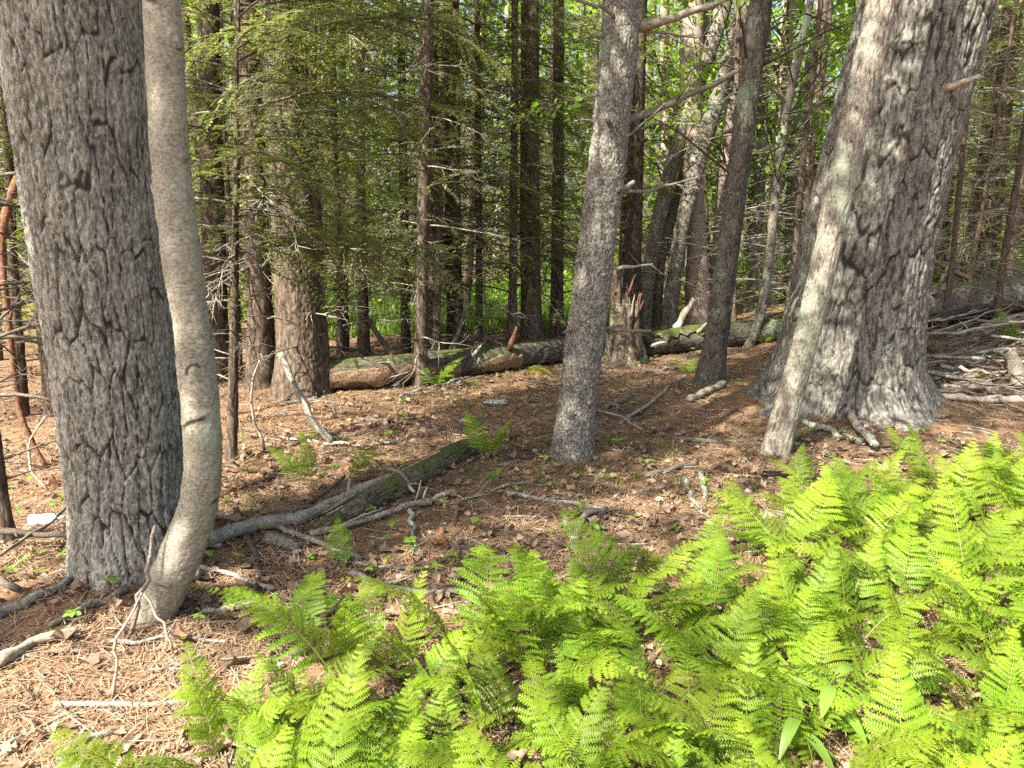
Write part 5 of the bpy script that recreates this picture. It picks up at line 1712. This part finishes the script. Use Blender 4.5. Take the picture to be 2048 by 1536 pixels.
while len(feet) < 176 and tries < 40000:
    tries += 1
    x, y = rf.uniform(-1.2, 3.4), rf.uniform(1.05, 4.9)
    px, py = to_px((x, y, float(H(x, y))))
    if px < 290 or px > 2250 or py > 1990:
        continue
    if py < np.interp(px, ex, ey):
        continue
    dm = 0.105 + 0.02 * y
    if 640 < px < 820 and 1380 < py < 1700 and rf.random() < 0.7:
        continue
    if 1080 < px < 1230 and 1240 < py < 1400 and rf.random() < 0.75:
        continue
    if all((x - a) ** 2 + (y - b_) ** 2 > dm * dm for a, b_ in feet):
        feet.append((x, y))
feet.sort(key=lambda f: f[1])
nrow = 9
rows_ = [feet[i * len(feet) // nrow:(i + 1) * len(feet) // nrow] for i in range(nrow)]
for ri, row in enumerate(rows_):
    row.sort(key=lambda f: f[0] / f[1])
    for ci, (x, y) in enumerate(row):
        lab = 'yellow-green patch fern, %s from the left in the %s row from the front' % (ordinal(ci), ordinal(ri))
        fern(lab, (x, y), rf.choice([2, 3, 3, 4]), rf.choice([rf.uniform(0.30, 0.42), rf.uniform(0.40, 0.52), rf.uniform(0.46, 0.60)]), 'ferns of the large patch', rf, az0=None)
for k, (lab, px, py, nf, sz, az, sprd, tm) in enumerate([
    ('bright broad fern growing at the far end of the rotting log', 968, 926, 5, 0.40, 0.9, 4.0, FROND),
    ('low dark green fern left of the rotting log, nearer the small hemlock', 628, 985, 2, 0.40, 2.6, 0.8, FROND),
    ('low feathery fern behind the rotting log, in the sunlit needles', 690, 975, 3, 0.38, 0.5, 1.4, FROND),
    ('single upright fern leaning below the mossy end of the rotting log', 690, 1150, 1, 0.36, 1.9, 0.3, FROND),
    ('dark shaded fern in front of the peeling fallen log', 868, 778, 4, 0.42, 0.3, 4.0, FSMALL),
    ('small shaded fern left of the lichen-spotted maple foot', 1385, 752, 3, 0.32, 2.5, 4.0, FSMALL),
    ('green fern at the edge of the view above the brush heap', 2032, 690, 4, 0.55, 2.6, 3.5, FSMALL),
    ('small shaded fern on the log right of the maple', 1530, 690, 3, 0.35, 2.0, 4.0, FSMALL),
    ('tiny fern sprig in the sun between small hemlock and log', 610, 885, 2, 0.22, 0.5, 3.0, FSMALL),
    ('lone upright fern at the foot of the lichen-streaked stem', 1600, 985, 2, 0.36, 1.4, 0.5, FROND),
    ('upright fern in front of the huge pine, apart from the patch', 1812, 925, 2, 0.36, 1.5, 0.6, FROND),
    ('leaning tall fern at the left tip of the patch beside the crooked stick', 600, 1310, 3, 0.46, 1.9, 1.6, FROND),
    ('low spreading fern at the lower left tip of the patch', 450, 1540, 3, 0.40, 1.4, 2.5, FROND),
    ]):
    fern(lab, G(px, py), nf, sz, None, rf, tm, az, sprd)

# broad-leaved lily plant among the ferns at bottom right
def lily(px, py, label, n, L, seed):
    r = np.random.default_rng(seed)
    b = G(px, py)
    root = thing('lily_plant', label, 'plant', b)
    ge = Geo()
    top = np.array([0.05, -0.02, L * 1.25])
    V, F, F3 = tube([np.array([0, 0, -0.02]), top * 0.5 + np.array([-0.02, 0, 0]), top], [0.005, 0.004, 0.002], 5, 8)
    ge.add(V, F, F3, 0, 0.5)
    link('stem', ge.mesh('lily_stem', ['fern_stem']), root)
    for k in range(n):
        f = 0.35 + 0.65 * k / n
        a = k * 2.6 + r.uniform(-0.3, 0.3)
        m = 9
        t = np.linspace(0, 1, m)
        w = 0.10 * L * np.sin(pi * np.clip(t * 0.92 + 0.06, 0, 1)) ** 0.8
        dr = r.uniform(0.5, 1.1)
        ax = np.stack([np.cos(a) * t * L * 0.8, np.sin(a) * t * L * 0.8, (0.45 * t - dr * t * t) * L * 0.8], -1) + top * f
        lat = np.array([-sin(a), cos(a), 0])
        VV = np.vstack([ax - lat * w[:, None] + np.array([0, 0, 0.25]) * w[:, None], ax, ax + lat * w[:, None] + np.array([0, 0, 0.25]) * w[:, None]])
        FF = [(j, j + 1, m + j + 1, m + j) for j in range(m - 1)] + [(m + j, m + j + 1, 2 * m + j + 1, 2 * m + j) for j in range(m - 1)]
        g2 = Geo()
        g2.add(VV, FF, None, 0, 0.6)
        link('leaf', g2.mesh('lily_leaf', ['lily']), root)
lily(1625, 1480, 'broad-leaved lily-like plant with long smooth leaves among the ferns', 6, 0.21, 1)
lily(1560, 1540, 'second broad-leaved plant at the bottom edge, left of its twin', 5, 0.19, 2)

# ------------------------------------------------------------------ small things lying on the floor
def lathe(prof, n=20):
    prof = np.array(prof)
    th = np.linspace(0, 2 * pi, n, endpoint=False)
    V = np.stack([np.repeat(prof[:, 0][:, None], n, 1), prof[:, 1][:, None] * np.cos(th), prof[:, 1][:, None] * np.sin(th)], -1).reshape(-1, 3)
    i = np.arange(len(prof) - 1)[:, None] * n
    j = np.arange(n)[None, :]
    F = np.stack([i + j, i + n + j, i + n + (j + 1) % n, i + (j + 1) % n], -1).reshape(-1, 4)
    return V, F
def bottle(name, label, px, py, L, R, az, mat, cap_mat, tilt=0.0):
    b = G(px, py)
    root = thing(name, label, 'bottle', (b[0], b[1], float(H(b[0], b[1])) + R * 0.75))
    root.rotation_euler = Euler((0, tilt, az))
    ge = Geo()
    V, F = lathe([(-L * .5, 0.0005), (-L * .5, R * .8), (-L * .48, R * .96), (-L * .42, R), (L * .12, R), (L * .22, R * .85), (L * .32, R * .45), (L * .46, R * .36)])
    ge.add(V, F)
    link('bottle_body', ge.mesh('bottle_body', [mat]), root)
    ge = Geo()
    V, F = lathe([(L * .45, R * .36), (L * .45, R * .42), (L * .52, R * .42), (L * .52, 0.0005)])
    ge.add(V, F)
    link('bottle_neck_ring', ge.mesh('bottle_ring', [cap_mat]), root)
bottle('glass_bottle', 'dark brown glass bottle lying at the fern edge below the lichen-streaked stem', 1556, 958, 0.20, 0.031, -0.12, 'glass', 'glass')
bottle('plastic_bottle', 'pale bluish white plastic bottle lying left of the furrowed pine', 98, 1048, 0.19, 0.034, 0.25, 'plastic', 'plastic')
def chip(px, py, w, h, label, name, cat, mat, seed, az=0.3, thick=0.25):
    b = G(px, py)
    sx = wpx(w, b) / 2
    n, m = 14, 7
    r = np.random.default_rng(seed)
    V = []
    for i in range(m):
        f = i / (m - 1)
        a = np.linspace(0, 2 * pi, n, endpoint=False)
        k = 1 + 0.25 * r.normal(size=n) * (0.3 < f < 0.9)
        V.append(np.stack([np.cos(a) * sin(f * pi) * sx * k, np.sin(a) * sin(f * pi) * sx * h * k, cos(f * pi) * sx * thick + a * 0], -1))
    V = np.array(V).reshape(-1, 3)
    i = np.arange(m - 1)[:, None] * n
    j = np.arange(n)[None, :]
    F = np.stack([i + j, i + n + j, i + n + (j + 1) % n, i + (j + 1) % n], -1).reshape(-1, 4)
    ge = Geo()
    ge.add(V, F)
    o = link(name, ge.mesh(name, [mat], False), None, b)
    o.location[2] = float(H(b[0], b[1])) + sx * thick * 0.5
    o.rotation_euler = (0, 0, az)
    return tag(o, label, cat)
chip(995, 806, 46, 0.7, 'flat pale grey stone in the sunlit needles left of the spruce', 'flat_stone', 'stone', 'stone', 1, thick=0.18)
chip(928, 845, 22, 0.6, 'small pinkish white stone beside a yellow leaf', 'small_stone', 'stone', 'stone', 2, 0.5, 0.5)
chip(790, 845, 22, 0.6, 'small white stone on the sunlit needles before the log', 'small_stone', 'stone', 'stone', 3, 0.1, 0.3)
ge = Geo(); ge.put(GREENLEAF[0], None, 0.09)
yl = tag(link('yellow_leaf', ge.mesh('yellow_leaf', ['yellow'], False), None, G(938, 848) + np.array([0, 0, 0.02])), 'bright yellow fallen leaf beside a small white stone', 'leaf')
chip(88, 1345, 26, 1.4, 'dark grey bark chip lying on orange needles at the left', 'bark_chip', 'bark', 'dead_dark', 4, 0.9, 0.25)
chip(1497, 985, 18, 0.8, 'grey mushroom-like stone at the upper fern edge', 'small_stone', 'stone', 'stone', 5, 0.1, 0.7)
